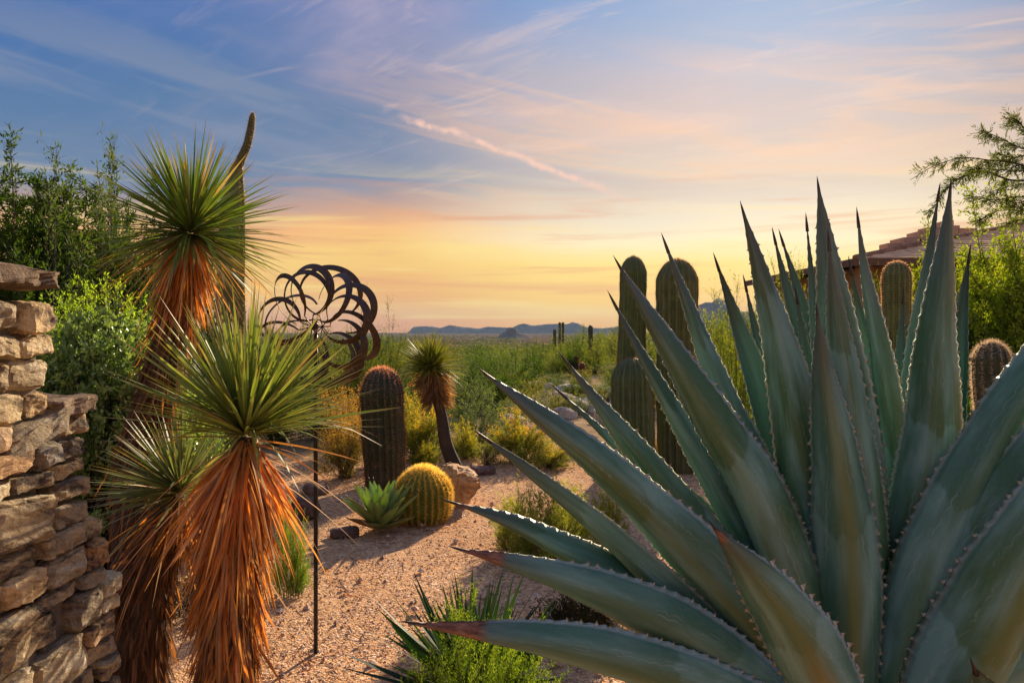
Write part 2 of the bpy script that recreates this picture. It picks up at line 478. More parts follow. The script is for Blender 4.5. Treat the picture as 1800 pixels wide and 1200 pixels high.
M['ground'] = ground_mat()
M['wallstone'] = rock_mat('wall_stone', [(0.34, (0.045, 0.038, 0.036)), (0.41, (0.20, 0.155, 0.115)), (0.48, (0.50, 0.38, 0.23)),
                                         (0.55, (0.70, 0.56, 0.36)), (0.64, (0.85, 0.75, 0.57))], 6.0, 0.8, True,
                          [(0.0, (1.15, 1.08, 0.92)), (0.22, (0.50, 0.50, 0.54)), (0.40, (1.15, 1.10, 0.95)), (0.60, (0.72, 0.70, 0.68)), (0.70, (1.2, 0.85, 0.58)), (0.85, (1.3, 1.2, 0.95)), (1.0, (0.42, 0.42, 0.46))])
M['capstone'] = rock_mat('cap_stone', [(0.36, (0.10, 0.065, 0.045)), (0.5, (0.30, 0.205, 0.13)), (0.64, (0.50, 0.38, 0.26))], 9.0, 0.85, False)
M['boulder'] = rock_mat('garden_boulder', [(0.35, (0.36, 0.19, 0.085)), (0.5, (0.62, 0.37, 0.18)), (0.65, (0.78, 0.56, 0.34))], 5.0, 0.8, True)
M['darkrock'] = rock_mat('dark_red_rock', [(0.35, (0.10, 0.06, 0.05)), (0.5, (0.20, 0.12, 0.10)), (0.65, (0.32, 0.22, 0.19))], 8.0, 0.85)
M['palerock'] = rock_mat('pale_desert_rock', [(0.33, (0.30, 0.22, 0.17)), (0.5, (0.56, 0.46, 0.37)), (0.66, (0.76, 0.66, 0.56))], 2.5, 0.9)
m_, t_, b_ = principled('mortar'); M['mortar'] = m_
t_.put(b_.inputs['Base Color'], t_.ramp(t_.noise(None, 30, 5), [(0.3, (0.07, 0.058, 0.045)), (0.7, (0.20, 0.165, 0.125))])); b_.inputs['Roughness'].default_value = 0.95

# ------------------------------------------------------------------ ground, plain, far ranges
def gz(x, y):
    """height of the ground"""
    x = np.asarray(x, float); y = np.asarray(y, float)
    r = np.sqrt(x * x + y * y)
    z = 0.02 * np.sin(x * 1.3 + 0.4) * np.sin(y * 0.9) * np.clip((r - 1) / 4, 0, 1)
    z = z - 0.045 * np.clip(y - 12, 0, 70)
    s = np.clip((y - 80) / 1100, 0, 1); z = z - 57.0 * s * s * (3 - 2 * s)
    hill = np.exp(-(((x - 7.0) / 6.5) ** 2 + ((y - 30) / 13) ** 2)); z = z + 1.1 * hill
    return z


def build_ground():
    ys = np.concatenate([np.linspace(-30, 0.5, 14)[:-1], np.linspace(0.5, 10, 96)[:-1], np.geomspace(10, 16000, 110)])
    ts = np.sinh(np.linspace(-3.2, 3.2, 141)) / math.sinh(3.2)
    hw = np.where(ys < 10, 24.0, 24.0 + (ys - 10) * 1.6)
    X = ts[None] * hw[:, None]; Y = np.repeat(ys[:, None], len(ts), 1)
    Z = gz(X, Y)
    near = np.clip((12 - Y) / 4, 0, 1) * np.clip((8 - np.abs(X)) / 2, 0, 1)
    pts = np.stack([X.ravel(), Y.ravel(), 0 * X.ravel()], 1)
    Z = Z + (0.014 * vnoise(pts, 3, 2.3) + 0.006 * vnoise(pts, 5, 9.0)).reshape(Z.shape) * near
    V = np.stack([X, Y, Z], -1).reshape(-1, 3)
    n, m = X.shape
    i = np.arange(n - 1)[:, None] * m; j = np.arange(m - 1)[None]
    Q = np.stack([i + j, i + j + 1, i + m + j + 1, i + m + j], -1).reshape(-1, 4)
    o = link('ground', new_mesh('ground', V, Q), M['ground']); o['kind'] = 'structure'


build_ground()


def ridge(name, d, px0, px1, peaks, basez, mat, depth, seed, jag=0.35, n=160, label=None):
    """a far range: a real ridge with depth, heights given as (photo x, photo y)"""
    px = np.linspace(px0, px1, n)
    top = np.interp(px, [p[0] for p in peaks], [p[1] for p in peaks])
    r = np.random.default_rng(seed)
    X = (px - 900) / F * d; Zt = CAM_H - (top - HOR) / F * d
    fade = np.clip(np.minimum(px - px0, px1 - px) / 8, 0, 1)
    hgt = np.maximum(Zt - basez, 1.0)
    rows = []
    prof = [(-1.0, 0.0), (-0.7, 0.16), (-0.45, 0.40), (-0.22, 0.70), (0.0, 1.0), (0.3, 0.6), (0.7, 0.25), (1.0, 0.0)]
    for k, (dy, hh) in enumerate(prof):
        pts = np.stack([X / depth * 3.0, np.full(n, dy * 2.0), np.zeros(n)], 1)
        jit = vnoise(pts, seed, 3.0) * jag * (hh * (1 - hh) * 4 * 0.5 + 0.10 * hh)
        z = basez + hgt * np.clip(hh + jit, 0, 1.15) * (0.3 + 0.7 * fade)
        rows.append(np.stack([X * (1 + dy * depth / d), np.full(n, d + dy * depth) + vnoise(pts, seed + 1, 2.0) * depth * 0.1, z], 1))
    V = np.concatenate(rows); m = n
    i = np.arange(len(prof) - 1)[:, None] * m; j = np.arange(m - 1)[None]
    Q = np.stack([i + j, i + j + 1, i + m + j + 1, i + m + j], -1).reshape(-1, 4)
    o = link(name, new_mesh(name, V, Q), mat); o['kind'] = 'structure'
    return o


M['range'] = rock_mat('mountain_rock', [(0.35, (0.07, 0.06, 0.05)), (0.5, (0.14, 0.115, 0.09)), (0.65, (0.24, 0.19, 0.15))], 0.004, 0.95)
M['range'].node_tree.nodes['Principled BSDF'].inputs['Specular IOR Level'].default_value = 0.0
ridge('mountains', 12500, 716, 1130, [(716, 581), (728, 574), (745, 572.5), (762, 574), (774, 576), (790, 571), (812, 574), (830, 576), (842, 577), (856, 574),
      (880, 575), (900, 576), (912, 570), (921, 568.5), (935, 572), (960, 570), (980, 569), (997, 570), (1007, 566), (1018, 569), (1030, 575), (1060, 577), (1100, 572), (1130, 580)], -62, M['range'], 230, 11)
ridge('mountains', 9000, 1150, 1500, [(1150, 575), (1200, 560), (1228, 536), (1240, 530), (1252, 533), (1264, 524), (1275, 528), (1300, 545), (1360, 560), (1430, 552), (1500, 575)], -62, M['range'], 500, 15)
ridge('butte', 5200, 872, 938, [(872, 592), (880, 587), (886, 583), (889, 582), (891, 577), (896, 575.5), (903, 576), (907, 578), (909, 583), (918, 586), (930, 589), (938, 593)], -62, M['range'], 110, 19, 0.2, 120)

# ------------------------------------------------------------------ stone wall
def stone_mesh(name, size, seed, n=5, jit=0.010, chip=0.0):
    """a rough, rounded block of size (x out of the wall, y along, z up), origin at its middle"""
    r = np.random.default_rng(seed)
    lin_ = np.linspace(-1, 1, n + 1)
    V = []; Q = []; idx = {}
    def vid(i, j, k):
        key = (i, j, k)
        if key not in idx:
            idx[key] = len(V); V.append((lin_[i], lin_[j], lin_[k]))
        return idx[key]
    for a in range(n):
        for b in range(n):
            for s, fl in ((0, 1), (n, 0)):
                f = [(s, a, b), (s, a + 1, b), (s, a + 1, b + 1), (s, a, b + 1)]
                for perm in ((0, 1, 2), (1, 2, 0), (2, 0, 1)):
                    q = [vid(*[c[perm.index(ax)] for ax in range(3)]) for c in f]
                    Q.append(q[::-1] if fl else q)
    V = np.array(V, float)
    half = np.array(size) / 2
    # chamfer: pull corners in
    inf = np.abs(V); srt = np.sort(inf, 1)
    ed = np.clip((srt[:, 1] - 0.55) / 0.45, 0, 1) ** 2
    V2 = V * half
    rr = min(size) * 0.12
    V2 -= np.sign(V) * (inf > 0.8) * (ed[:, None]) * rr * np.minimum(inf, 1)
    # skew the outline, break the face
    sk = r.normal(size=4) * 0.13
    V2[:, 2] += V2[:, 1] * sk[0] * 0.6 + sk[1] * 0.18 * size[2] * V[:, 1] ** 2
    V2[:, 1] += V2[:, 2] * sk[2]
    nz = np.stack([vnoise(V2 + 9.0, seed * 3 + k, 24.0) for k in range(3)], 1)
    nz2 = np.stack([vnoise(V2 + 4.0, seed * 5 + k, 70.0) for k in range(3)], 1)
    V2 += nz * jit * np.array([1.2, 0.7, 0.7]) + nz2 * jit * 0.45 + r.normal(size=V2.shape) * jit * chip
    return new_mesh(name, V2, Q, smooth=not chip)


def build_wall():
    rng = random.Random(5)
    X0 = -1.215
    w = thing('stone_wall', 'stepped dry stacked stone wall of tan and grey blocks beside the shaggy yuccas', 'wall', (X0, 1.5, 0))
    # tiers: (y start, y end, top height)
    tiers = [(0.55, 1.50, 2.35), (1.50, 1.815, 1.715), (1.815, 1.965, 1.37), (1.965, 2.03, 1.06), (2.03, 2.11, 0.86)]
    mb = MB()
    for (a, b, h) in tiers:
        x0, x1 = X0 - 0.34, X0 - 0.030
        bb = b - 0.03
        V = [(x0, a, -0.1), (x1, a, -0.1), (x1, bb, -0.1), (x0, bb, -0.1), (x0, a, h - 0.05), (x1, a, h - 0.05), (x1, bb, h - 0.05), (x0, bb, h - 0.05)]
        mb.add(V, [[0, 3, 2, 1], [4, 5, 6, 7], [0, 1, 5, 4], [1, 2, 6, 5], [2, 3, 7, 6], [3, 0, 4, 7]])
    mb.build('mortar_core', M['mortar'], w, smooth=False)
    k = 0
    def top_at(y):
        for (a, b, h) in tiers:
            if a <= y < b: return h
        return 0
    def end_at(z):
        e = 0.6
        for (a, b, h) in tiers:
            if z < h - 0.02: e = b
        return e
    z = -0.02
    courses = []
    while z < 2.33:
        h = rng.choice([0.05, 0.06, 0.075, 0.085, 0.10, 0.13])
        nxt = [t[2] for t in tiers if z < t[2] - 0.01]
        lim = min(nxt)
        if z + h > lim - 0.035: h = max(lim - z, 0.045)
        courses.append((z, h)); z += h
    for (z, h) in courses:
        end = end_at(z + h * 0.5)
        y = end; first = True
        ystop = 0.60 if z > 0.3 else 0.9
        while y > ystop:
            L = rng.uniform(0.10, 0.24) * (1.1 if h > 0.1 else 1.0)
            if first: L = rng.uniform(0.08, 0.16)
            first = False
            if y - L < ystop: L = y - ystop + 0.02
            gap = rng.uniform(0.006, 0.014)
            if h > 0.095 and rng.random() < 0.28 and L < 0.16:
                hs = [(z, h * 0.48), (z + h * 0.50, h * 0.5)]
            else:
                hs = [(z, h)]
            for (zz, hh) in hs:
                dep = rng.uniform(0.10, 0.15); pro = rng.uniform(-0.012, 0.030)
                me = stone_mesh('stone', (dep, L - gap, hh - rng.uniform(0.004, 0.011)), 100 + k, 9, 0.0075, 0.14); k += 1
                o = link('stone', me, M['wallstone'], w)
                o.location = (-dep / 2 + pro, y - L / 2 + rng.uniform(-.004, .004) - 1.5 + (rng.uniform(-0.02, 0.012) if y == end else 0), zz + hh / 2)
                o.rotation_euler = (rng.uniform(-.05, .05), rng.uniform(-.06, .06), rng.uniform(-.10, .10))
            y -= L
    # the far ends of the tiers show as stones too: a second leaf of stones behind
    for (a, b, h) in tiers:
        zz = 0.0
        while zz < h - 0.03:
            hh = min(rng.uniform(0.07, 0.12), h - zz)
            me = stone_mesh('stone', (0.17, 0.10, hh - 0.008), 700 + k, 4, 0.007); k += 1
            o = link('stone', me, M['wallstone'], w); o.location = (-0.25, b - 0.055 - 1.5, zz + hh / 2); zz += hh
    # capping slabs
    for (a, b, h, t) in [(1.47, 1.825, 1.715, 0.055), (1.82, 1.975, 1.37, 0.05)]:
        me = stone_mesh('cap_slab', (0.36, b - a, t), 900 + k, 10, 0.008, 0.12); k += 1
        o = link('cap_slab', me, M['capstone'], w); o.location = (-0.165, (a + b) / 2 - 1.5, h + t / 2 - 0.006)


build_wall()

# ------------------------------------------------------------------ the big agave
def agave_mat():
    m, t, b = principled('blue_agave_leaf')
    uv = t.node('ShaderNodeUVMap', uv_map='UVMap').outputs[0]
    L, v, _ = t.sep(uv)                       # metres along the leaf, -1..1 across
    a = t.node('ShaderNodeAttribute', attribute_name='Col').outputs['Color']
    keel, tip, inner = t.sep(a)
    s = t.node('ShaderNodeAttribute', attribute_name='along').outputs['Fac']
    rnd = t.node('ShaderNodeObjectInfo').outputs['Random']
    av = t.math('ABSOLUTE', v)
    off = t.math('MULTIPLY', rnd, 37.0)
    # waxy bloom, brushed along the leaf and rubbed off in clouds
    n1 = t.noise(t.comb(t.math('ADD', t.math('MULTIPLY', L, 1.6), off), t.math('MULTIPLY', v, 0.9), off), 2.2, 4, 0.5)
    n2 = t.noise(t.comb(t.math('ADD', t.math('MULTIPLY', L, 0.8), off), t.math('MULTIPLY', v, 6.0), off), 3.0, 5, 0.6)
    n3 = t.noise(t.comb(t.math('ADD', t.math('MULTIPLY', L, 30.0), off), t.math('MULTIPLY', v, 5.0), off), 3.0, 4, 0.6)
    # cross bands left where the leaf was wrapped in the bud
    bandx = t.math('ADD', t.math('MULTIPLY', L, -1.35), t.math('ADD', t.math('MULTIPLY', rnd, 5.0), t.math('ADD', t.math('MULTIPLY', t.math('MULTIPLY', v, v), 0.05), t.math('MULTIPLY', n1, 0.25))))
    fr_ = t.math('FRACT', bandx)
    band = t.math('MULTIPLY', t.smooth(fr_, 0.0, 0.03), t.smooth(fr_, 0.05, 0.75, 1.0, 0.0))
    bloom = t.math('ADD', t.math('MULTIPLY', n1, 0.9), t.math('MULTIPLY', band, 0.16))
    bloom = t.math('ADD', bloom, t.math('MULTIPLY', t.math('SUBTRACT', n2, 0.5), 0.12))
    bloom = t.smooth(bloom, 0.34, 0.72)
    green = t.mix(t.smooth(rnd, 0.2, 0.9), (0.055, 0.150, 0.065), (0.060, 0.175, 0.115))
    blue = t.mix(t.smooth(n1, 0.35, 0.65), (0.150, 0.330, 0.285), (0.205, 0.385, 0.335))
    c = t.mix(bloom, green, blue)
    c = t.mix(t.smooth(n3, 0.45, 0.75, 0, 0.25), c, (0.14, 0.20, 0.185))
    c = t.mix(t.math('MULTIPLY', inner, 0.55), c, (0.12, 0.235, 0.17))
    # bronzed keel
    km = t.math('MULTIPLY', keel, t.smooth(t.math('ADD', t.math('ABSOLUTE', t.math('SUBTRACT', v, 0.12)), t.math('MULTIPLY', t.math('SUBTRACT', n2, 0.5), 0.5)), 0.0, 0.55, 1.0, 0.0))
    c = t.mix(km, c, t.mix(t.smooth(keel, 0.7, 0.85), (0.17, 0.185, 0.035), (0.36, 0.19, 0.02)))
    # imprints of neighbouring leaf margins: scalloped pale lines that run together upward
    scal = t.math('ABSOLUTE', t.math('SINE', t.math('ADD', t.math('MULTIPLY', L, math.pi / 0.046), t.math('MULTIPLY', n1, 14.0))))
    brk = t.smooth(t.noise(t.comb(t.math('ADD', t.math('MULTIPLY', L, 4.0), off), v, off), 3.0, 3), 0.42, 0.6)
    def imprint(start, slope, w):
        line = t.math('SUBTRACT', start, t.math('MULTIPLY', s, slope))
        line = t.math('ADD', line, t.math('MULTIPLY', scal, 0.045))
        line = t.math('ADD', line, t.math('MULTIPLY', t.math('SUBTRACT', n1, 0.5), 0.30))
        dd = t.math('ABSOLUTE', t.math('SUBTRACT', av, line))
        return t.math('MULTIPLY', t.math('SUBTRACT', 1.0, t.smooth(dd, 0.0, w)), brk)
    i1 = imprint(t.math('ADD', 0.70, t.math('MULTIPLY', rnd, 0.25)), 0.80, 0.030)
    i2 = imprint(1.05, 0.85, 0.022)
    c = t.mix(t.math('MULTIPLY', i1, 0.26), c, (0.50, 0.56, 0.50))
    c = t.mix(t.math('MULTIPLY', i2, 0.18), c, (0.50, 0.56, 0.50))
    # horny pale edge
    c = t.mix(t.smooth(av, 0.90, 0.97, 0.0, 1.0), c, (0.70, 0.72, 0.56))
    # dusky point of the leaf, dried brown ends
    c = t.mix(t.smooth(s, 0.72, 1.0, 0.0, 0.80), c, (0.085, 0.075, 0.055))
    brown = t.ramp(t.noise(t.comb(t.math('MULTIPLY', L, 9.0), t.math('MULTIPLY', v, 1.4), off), 3.0, 5), [(0.3, (0.07, 0.028, 0.018)), (0.5, (0.26, 0.10, 0.045)), (0.7, (0.42, 0.24, 0.15))])
    c = t.mix(t.smooth(t.math('ADD', tip, t.math('ADD', t.math('MULTIPLY', t.math('SUBTRACT', n2, 0.5), 0.8), t.math('MULTIPLY', t.math('SUBTRACT', n3, 0.5), 0.4))), 0.42, 0.58), c, brown)
    # scars and dust
    sc = t.voronoi(t.comb(t.math('MULTIPLY', L, 9.0), t.math('MULTIPLY', v, 1.6), off), 3.4)
    gate = t.noise(t.comb(t.math('ADD', t.math('MULTIPLY', L, 2.0), off), v, 2.0), 2.0, 2)
    c = t.mix(t.math('MULTIPLY', t.smooth(sc, 0.02, 0.10, 0.75, 0.0), t.smooth(gate, 0.45, 0.6)), c, (0.30, 0.25, 0.17))
    scr = t.noise(t.comb(t.math('MULTIPLY', L, 5.0), t.math('ADD', t.math('MULTIPLY', v, 26.0), off), off), 2.0, 3)
    c = t.mix(t.math('MULTIPLY', t.smooth(scr, 0.66, 0.72), t.smooth(gate, 0.5, 0.65, 0.0, 0.25)), c, (0.36, 0.42, 0.36))
    dust = t.noise(t.comb(t.math('ADD', t.math('MULTIPLY', L, 6.0), off), t.math('MULTIPLY', v, 1.2), off), 9.0, 6, 0.7)
    c = t.mix(t.smooth(dust, 0.5, 0.8, 0.0, 0.35), c, (0.20, 0.29, 0.24))
    t.put(b.inputs['Base Color'], c)
    t.put(b.inputs['Roughness'], t.smooth(bloom, 0.0, 1.0, 0.36, 0.58))
    b.inputs['Specular IOR Level'].default_value = 0.45
    h = t.math('ADD', t.math('MULTIPLY', n3, 0.25), t.math('ADD', t.math('MULTIPLY', i1, 0.35), t.math('MULTIPLY', n2, 0.5)))
    bump(t, b, h, 0.35, 0.006)
    tr = t.node('ShaderNodeBsdfTranslucent'); t.put(tr.inputs[0], t.mix(1.0, c, (1.2, 1.35, 0.7), 'MULTIPLY'))
    mx = t.node('ShaderNodeMixShader'); mx.inputs[0].default_value = 0.10
    t.l.new(b.outputs[0], mx.inputs[1]); t.l.new(tr.outputs[0], mx.inputs[2]); t.l.new(mx.outputs[0], t.n['Material Output'].inputs[0])
    return m


M['agave'] = agave_mat()
M['tooth'] = attr_mat('agave_tooth', 0.45, 0.15, (1.2, 1.0, 0.7), 0.1)
CAM = np.array([0, 0, CAM_H])
AG_C = np.array([1.10, 2.22, 0.20])


def agave_leaf(root, px, d_base, d_tip, wpx, rho=0.0, keel=0.0, tipbrown=0.0, inner=0.0, gut=0.45, seed=0, thick=0.034, outdir=None, tooth=1.0, label=None):
    """px: centre line in the photo from tip to base; wpx: breadth seen; rho: 0 outer face to us, 180 inner face"""
    px = px[::-1]; n = 150
    q = np.array(px, float)
    cum = np.concatenate([[0], np.cumsum(np.linalg.norm(np.diff(q, axis=0), axis=1))]); cum /= cum[-1]
    pts = np.array([P(a, b_, d_base + (d_tip - d_base) * c ** 0.9) for (a, b_), c in zip(q, cum)])
    path, L = catmull(pts, n)
    s = np.linspace(0, 1, n)
    T = norm(np.gradient(path, axis=0))
    cr, sr = math.cos(math.radians(rho)), math.sin(math.radians(rho))
    tocam = norm(CAM - path); tocam = norm(tocam - T * np.sum(tocam * T, 1, keepdims=True))
    if outdir is None:
        o = path[-1] - path[0]; o = np.array([o[0], o[1], 0]); o = o / max(np.linalg.norm(o), 1e-3)
    else:
        o = np.array(outdir, float)
    o = np.tile(o, (n, 1)) + np.array([0, 0, -0.3]); o = o - T * np.sum(o * T, 1, keepdims=True); o = norm(o)
    N = norm(tocam * cr + o * sr)
    S = np.cross(T, N)
    dm = np.linalg.norm(path[n // 2] - CAM)
    W = 0.79 * wpx * dm / F / max(abs(cr), 0.7)
    r = np.random.default_rng(seed)
    prof = np.interp(s, [0, 0.1, 0.25, 0.38, 0.5, 0.7, 0.85, 0.95, 1], [0.72, 0.76, 0.95, 1.0, 0.94, 0.66, 0.36, 0.14, 0.02])
    k = np.ones(9) / 9; prof = np.convolve(np.pad(prof, 4, 'edge'), k, 'valid')
    w = W / 2 * prof
    tw = 0.040
    s_m = s * L
    phase = r.uniform(0, tw)
    bumpw = 0.0055 * np.abs(np.cos(math.pi * (s_m - phase) / tw)) ** 6 * np.clip(prof * 2, 0, 1)
    wave = 1 + 0.02 * np.sin(s_m * 9 + r.uniform(0, 6)) + 0.012 * np.sin(s_m * 23 + r.uniform(0, 6))
    w = w * wave
    g = gut * 1.25 * (0.8 + 0.7 * s ** 2)
    th = thick * np.interp(s, [0, 0.15, 0.5, 0.85, 1], [1.7, 1.25, 0.75, 0.42, 0.10])
    nu = 12; us = np.linspace(-1, 1, nu + 1); us = np.sign(us) * np.abs(us) ** 0.85
    undul = 0.10 * np.sin(s_m[:, None] * 7 + us[None] * 2 + r.uniform(0, 6)) * np.abs(us[None]) ** 2
    ww = w[:, None] + bumpw[:, None] * (np.abs(us[None]) > 0.95)
    inner_p = path[:, None] + S[:, None] * (ww * us[None])[..., None] - N[:, None] * (g[:, None] * w[:, None] * (us[None] ** 2 * 0.9 - 0.25 + undul))[..., None]
    outer_p = inner_p + N[:, None] * (th[:, None] * (1 - np.abs(us[None]) ** 2.0) + 0.0012)[..., None]
    outer_p[:, 0] = inner_p[:, 0]; outer_p[:, -1] = inner_p[:, -1]
    m = nu + 1
    V = np.concatenate([outer_p.reshape(-1, 3), inner_p.reshape(-1, 3)])
    i = np.arange(n - 1)[:, None] * m; j = np.arange(nu)[None]
    Qo = np.stack([i + j, i + m + j, i + m + j + 1, i + j + 1], -1).reshape(-1, 4)
    Qi = np.stack([i + j, i + j + 1, i + m + j + 1, i + m + j], -1).reshape(-1, 4) + n * m
    # share the margin vertices
    mp = np.arange(2 * n * m)
    rows = np.arange(n) * m
    mp[n * m + rows] = rows; mp[n * m + rows + nu] = rows + nu
    Q = mp[np.concatenate([Qo, Qi])]
    sg = np.repeat(s, m); ug = np.tile(us, n)
    tipm = np.clip((sg - (1 - tipbrown)) / 0.10 + 0.5, 0, 1) if tipbrown else np.zeros(len(sg))
    ckeel = keel * np.interp(sg, [0, 0.25, 0.7, 1], [1.0, 1.0, 0.75, 0.4])
    C = np.concatenate([np.stack([ckeel, tipm, np.full(len(sg), inner * 0.4)], 1), np.stack([ckeel * 0.2, tipm, np.full(len(sg), 0.5 + inner * 0.5)], 1)])
    uv = np.concatenate([np.stack([sg * L, ug], 1)] * 2)
    used = np.unique(Q); re = np.full(len(V), -1); re[used] = np.arange(len(used))
    loc = world_loc(root)
    me = new_mesh('leaf', V[used] - loc, re[Q], None, C[used], uv[used])
    at = me.attributes.new('along', 'FLOAT', 'POINT'); at.data.foreach_set('value', np.concatenate([sg, sg])[used].astype(np.float32))
    lf = link('leaf', me, M['agave'], root)
    if label: lf['label'] = label
    # teeth on both margins
    mb = MB()
    for side in (0, nu):
        sg_ = -1 if side == 0 else 1
        pos = phase + r.uniform(-0.004, 0.004)
        while pos < L * 0.94:
            if pos > L * 0.10:
                f = pos / L * (n - 1); k0 = int(f); fr = f - k0
                if k0 + 1 >= n: break
                p = outer_p[k0, side] * (1 - fr) + outer_p[k0 + 1, side] * fr
                t_ = T[k0]; s_ = S[k0] * sg_; n_ = N[k0]
                out = norm(s_ - n_ * 0.5)
                z = r.uniform(0.0040, 0.0108) * tooth * (1.0 if prof[k0] > 0.5 else 0.6)
                hook = r.choice([-0.9, -0.5, 0.4]) * z
                base = p - out * 0.002
                Vt = [base - t_ * z * 0.75, base + t_ * z * 0.75, base + n_ * z * 0.35, base - n_ * z * 0.35,
                      p + out * z * 0.6 + t_ * hook * 0.25 - t_ * z * 0.22, p + out * z * 0.6 + t_ * hook * 0.25 + t_ * z * 0.22, p + out * z * 1.15 + t_ * hook]
                tr = [[0, 2, 4], [2, 5, 4], [2, 1, 5], [0, 4, 3], [3, 4, 5], [3, 5, 1], [4, 5, 6], [5, 4, 6]]
                cc = np.array([[0.54, 0.53, 0.40]] * 4 + [[0.38, 0.31, 0.20]] * 2 + [[0.13, 0.07, 0.05]])
                mb.add(Vt, None, tr, cc)
            pos += tw * r.uniform(0.75, 1.25)
    mb.build('margin_teeth', M['tooth'], lf, 'stuff')
    sp = MB()
    e = path[-1]; tt = T[-1]
    tube(sp, [e - tt * 0.030, e - tt * 0.006, e + tt * 0.020, e + tt * 0.042], [0.0058, 0.0050, 0.0030, 0.0004], 8, (0.055, 0.035, 0.028))
    sp.build('terminal_spine', M['tooth'], lf)
    return lf


def build_agave():
    root = thing('agave', 'huge blue grey century plant with broad toothed leaves filling the gravel bed', 'agave', (AG_C[0], AG_C[1], 0.0))
    mb = MB()
    tube(mb, [(AG_C[0], AG_C[1], -0.05), (AG_C[0], AG_C[1], 0.15), (AG_C[0], AG_C[1] , 0.33), (AG_C[0], AG_C[1], 0.45)], [0.19, 0.20, 0.16, 0.05], 16, (0.12, 0.10, 0.06))
    mb.build('stem', M['bark'], root)
    A = lambda *a, **k: agave_leaf(root, *a, **k)
    # tip ... base in photo pixels; distance at base, at tip; breadth
    A([(730, 1095), (830, 1110), (960, 1132), (1120, 1172), (1290, 1235), (1440, 1320)], 2.10, 1.72, 104, rho=38, keel=0.55, tipbrown=0.13, seed=1, gut=0.5, label='low leaf with a dried brown end')
    A([(812, 966), (880, 985), (1000, 1025), (1130, 1082), (1270, 1165), (1440, 1300)], 2.12, 1.86, 112, rho=35, keel=0.45, tipbrown=0.09, seed=2, gut=0.5, label='leaf with a short dried brown end')
    A([(798, 884), (880, 912), (960, 950), (1090, 1020), (1240, 1120), (1440, 1290)], 2.22, 2.06, 92, rho=30, keel=0.25, tipbrown=0.035, seed=3, gut=0.5)
    A([(1030, 972), (1100, 1000), (1180, 1050), (1290, 1140), (1440, 1280)], 2.28, 2.18, 70, rho=150, inner=1, seed=4)
    A([(850, 768), (930, 828), (1050, 925), (1170, 1036), (1310, 1165), (1450, 1290)], 2.16, 2.02, 66, rho=52, keel=0.35, inner=0.5, seed=5)
    A([(857, 660), (940, 728), (1070, 835), (1210, 970), (1330, 1105), (1455, 1270)], 2.13, 1.95, 118, rho=28, keel=0.6, seed=6, gut=0.55)
    A([(985, 690), (1040, 742), (1150, 850), (1290, 1000), (1440, 1230)], 2.26, 2.25, 48, rho=25, seed=7)
    A([(995, 635), (1070, 735), (1170, 862), (1280, 1000), (1440, 1230)], 2.20, 2.15, 88, rho=20, keel=0.15, seed=8)
    A([(1150, 815), (1225, 890), (1300, 990), (1380, 1110), (1460, 1260)], 2.30, 2.36, 74, rho=155, inner=1, seed=9)
    A([(1078, 530), (1130, 630), (1220, 790), (1310, 950), (1450, 1230)], 2.22, 2.20, 64, rho=25, seed=10)
    A([(1090, 470), (1150, 575), (1245, 735), (1340, 900), (1465, 1240)], 2.14, 2.05, 112, rho=22, keel=0.35, seed=11, gut=0.75)
    A([(1170, 430), (1212, 545), (1270, 700), (1345, 870), (1470, 1220)], 2.24, 2.24, 78, rho=15, seed=12)
    A([(1260, 463), (1295, 570), (1345, 715), (1395, 880), (1480, 1220)], 2.32, 2.40, 82, rho=165, inner=0.9, seed=13, gut=0.6)
    A([(1310, 500), (1330, 590), (1365, 720), (1470, 1150)], 2.4, 2.62, 46, rho=170, inner=0.5, seed=14)
    A([(1307, 375), (1336, 480), (1378, 640), (1410, 800), (1445, 980), (1490, 1260)], 2.20, 2.15, 118, rho=8, seed=15, gut=0.4)
    A([(1361, 417), (1380, 500), (1412, 620), (1440, 760), (1490, 1150)], 2.42, 2.62, 50, rho=150, inner=1, seed=16)
    A([(1374, 420), (1400, 505), (1430, 620), (1455, 760), (1500, 1150)], 2.44, 2.66, 52, rho=160, inner=1, seed=17)
    A([(1418, 393), (1425, 470), (1436, 600), (1500, 1150)], 2.4, 2.55, 36, rho=175, inner=0.3, seed=18)
    A([(1439, 332), (1453, 440), (1474, 600), (1490, 780), (1500, 980), (1508, 1270)], 2.21, 2.20, 132, rho=3, seed=19, gut=0.35, outdir=(0, -1, 0))
    A([(1457, 425), (1468, 540), (1494, 740), (1512, 940), (1512, 1260)], 2.17, 2.12, 98, rho=3, keel=0.2, seed=20, gut=0.55, outdir=(0, -1, 0))
    A([(1437, 555), (1448, 660), (1470, 810), (1486, 970), (1492, 1130), (1500, 1290)], 2.10, 2.00, 126, rho=5, keel=0.7, seed=21, gut=0.6, outdir=(0, -1, 0))
    A([(1508, 385), (1519, 480), (1546, 630), (1568, 800), (1572, 960), (1530, 1260)], 2.28, 2.32, 62, rho=20, seed=22, gut=0.7)
    A([(1495, 470), (1512, 560), (1540, 720), (1540, 1150)], 2.35, 2.40, 50, rho=170, inner=0.4, seed=23)
    A([(1650, 340), (1634, 450), (1614, 590), (1590, 800), (1530, 1220)], 2.3, 2.42, 48, rho=165, inner=0.3, seed=24)
    A([(1670, 336), (1661, 450), (1647, 600), (1640, 780), (1612, 930), (1540, 1260)], 2.18, 2.12, 112, rho=10, seed=25, gut=0.4)
    A([(1704, 448), (1692, 560), (1682, 690), (1660, 850), (1560, 1220)], 2.30, 2.38, 52, rho=140, inner=0.5, seed=26, gut=0.8)
    A([(1930, 450), (1835, 625), (1760, 760), (1680, 920), (1600, 1110), (1545, 1290)], 2.12, 1.98, 118, rho=25, seed=27, gut=0.5)
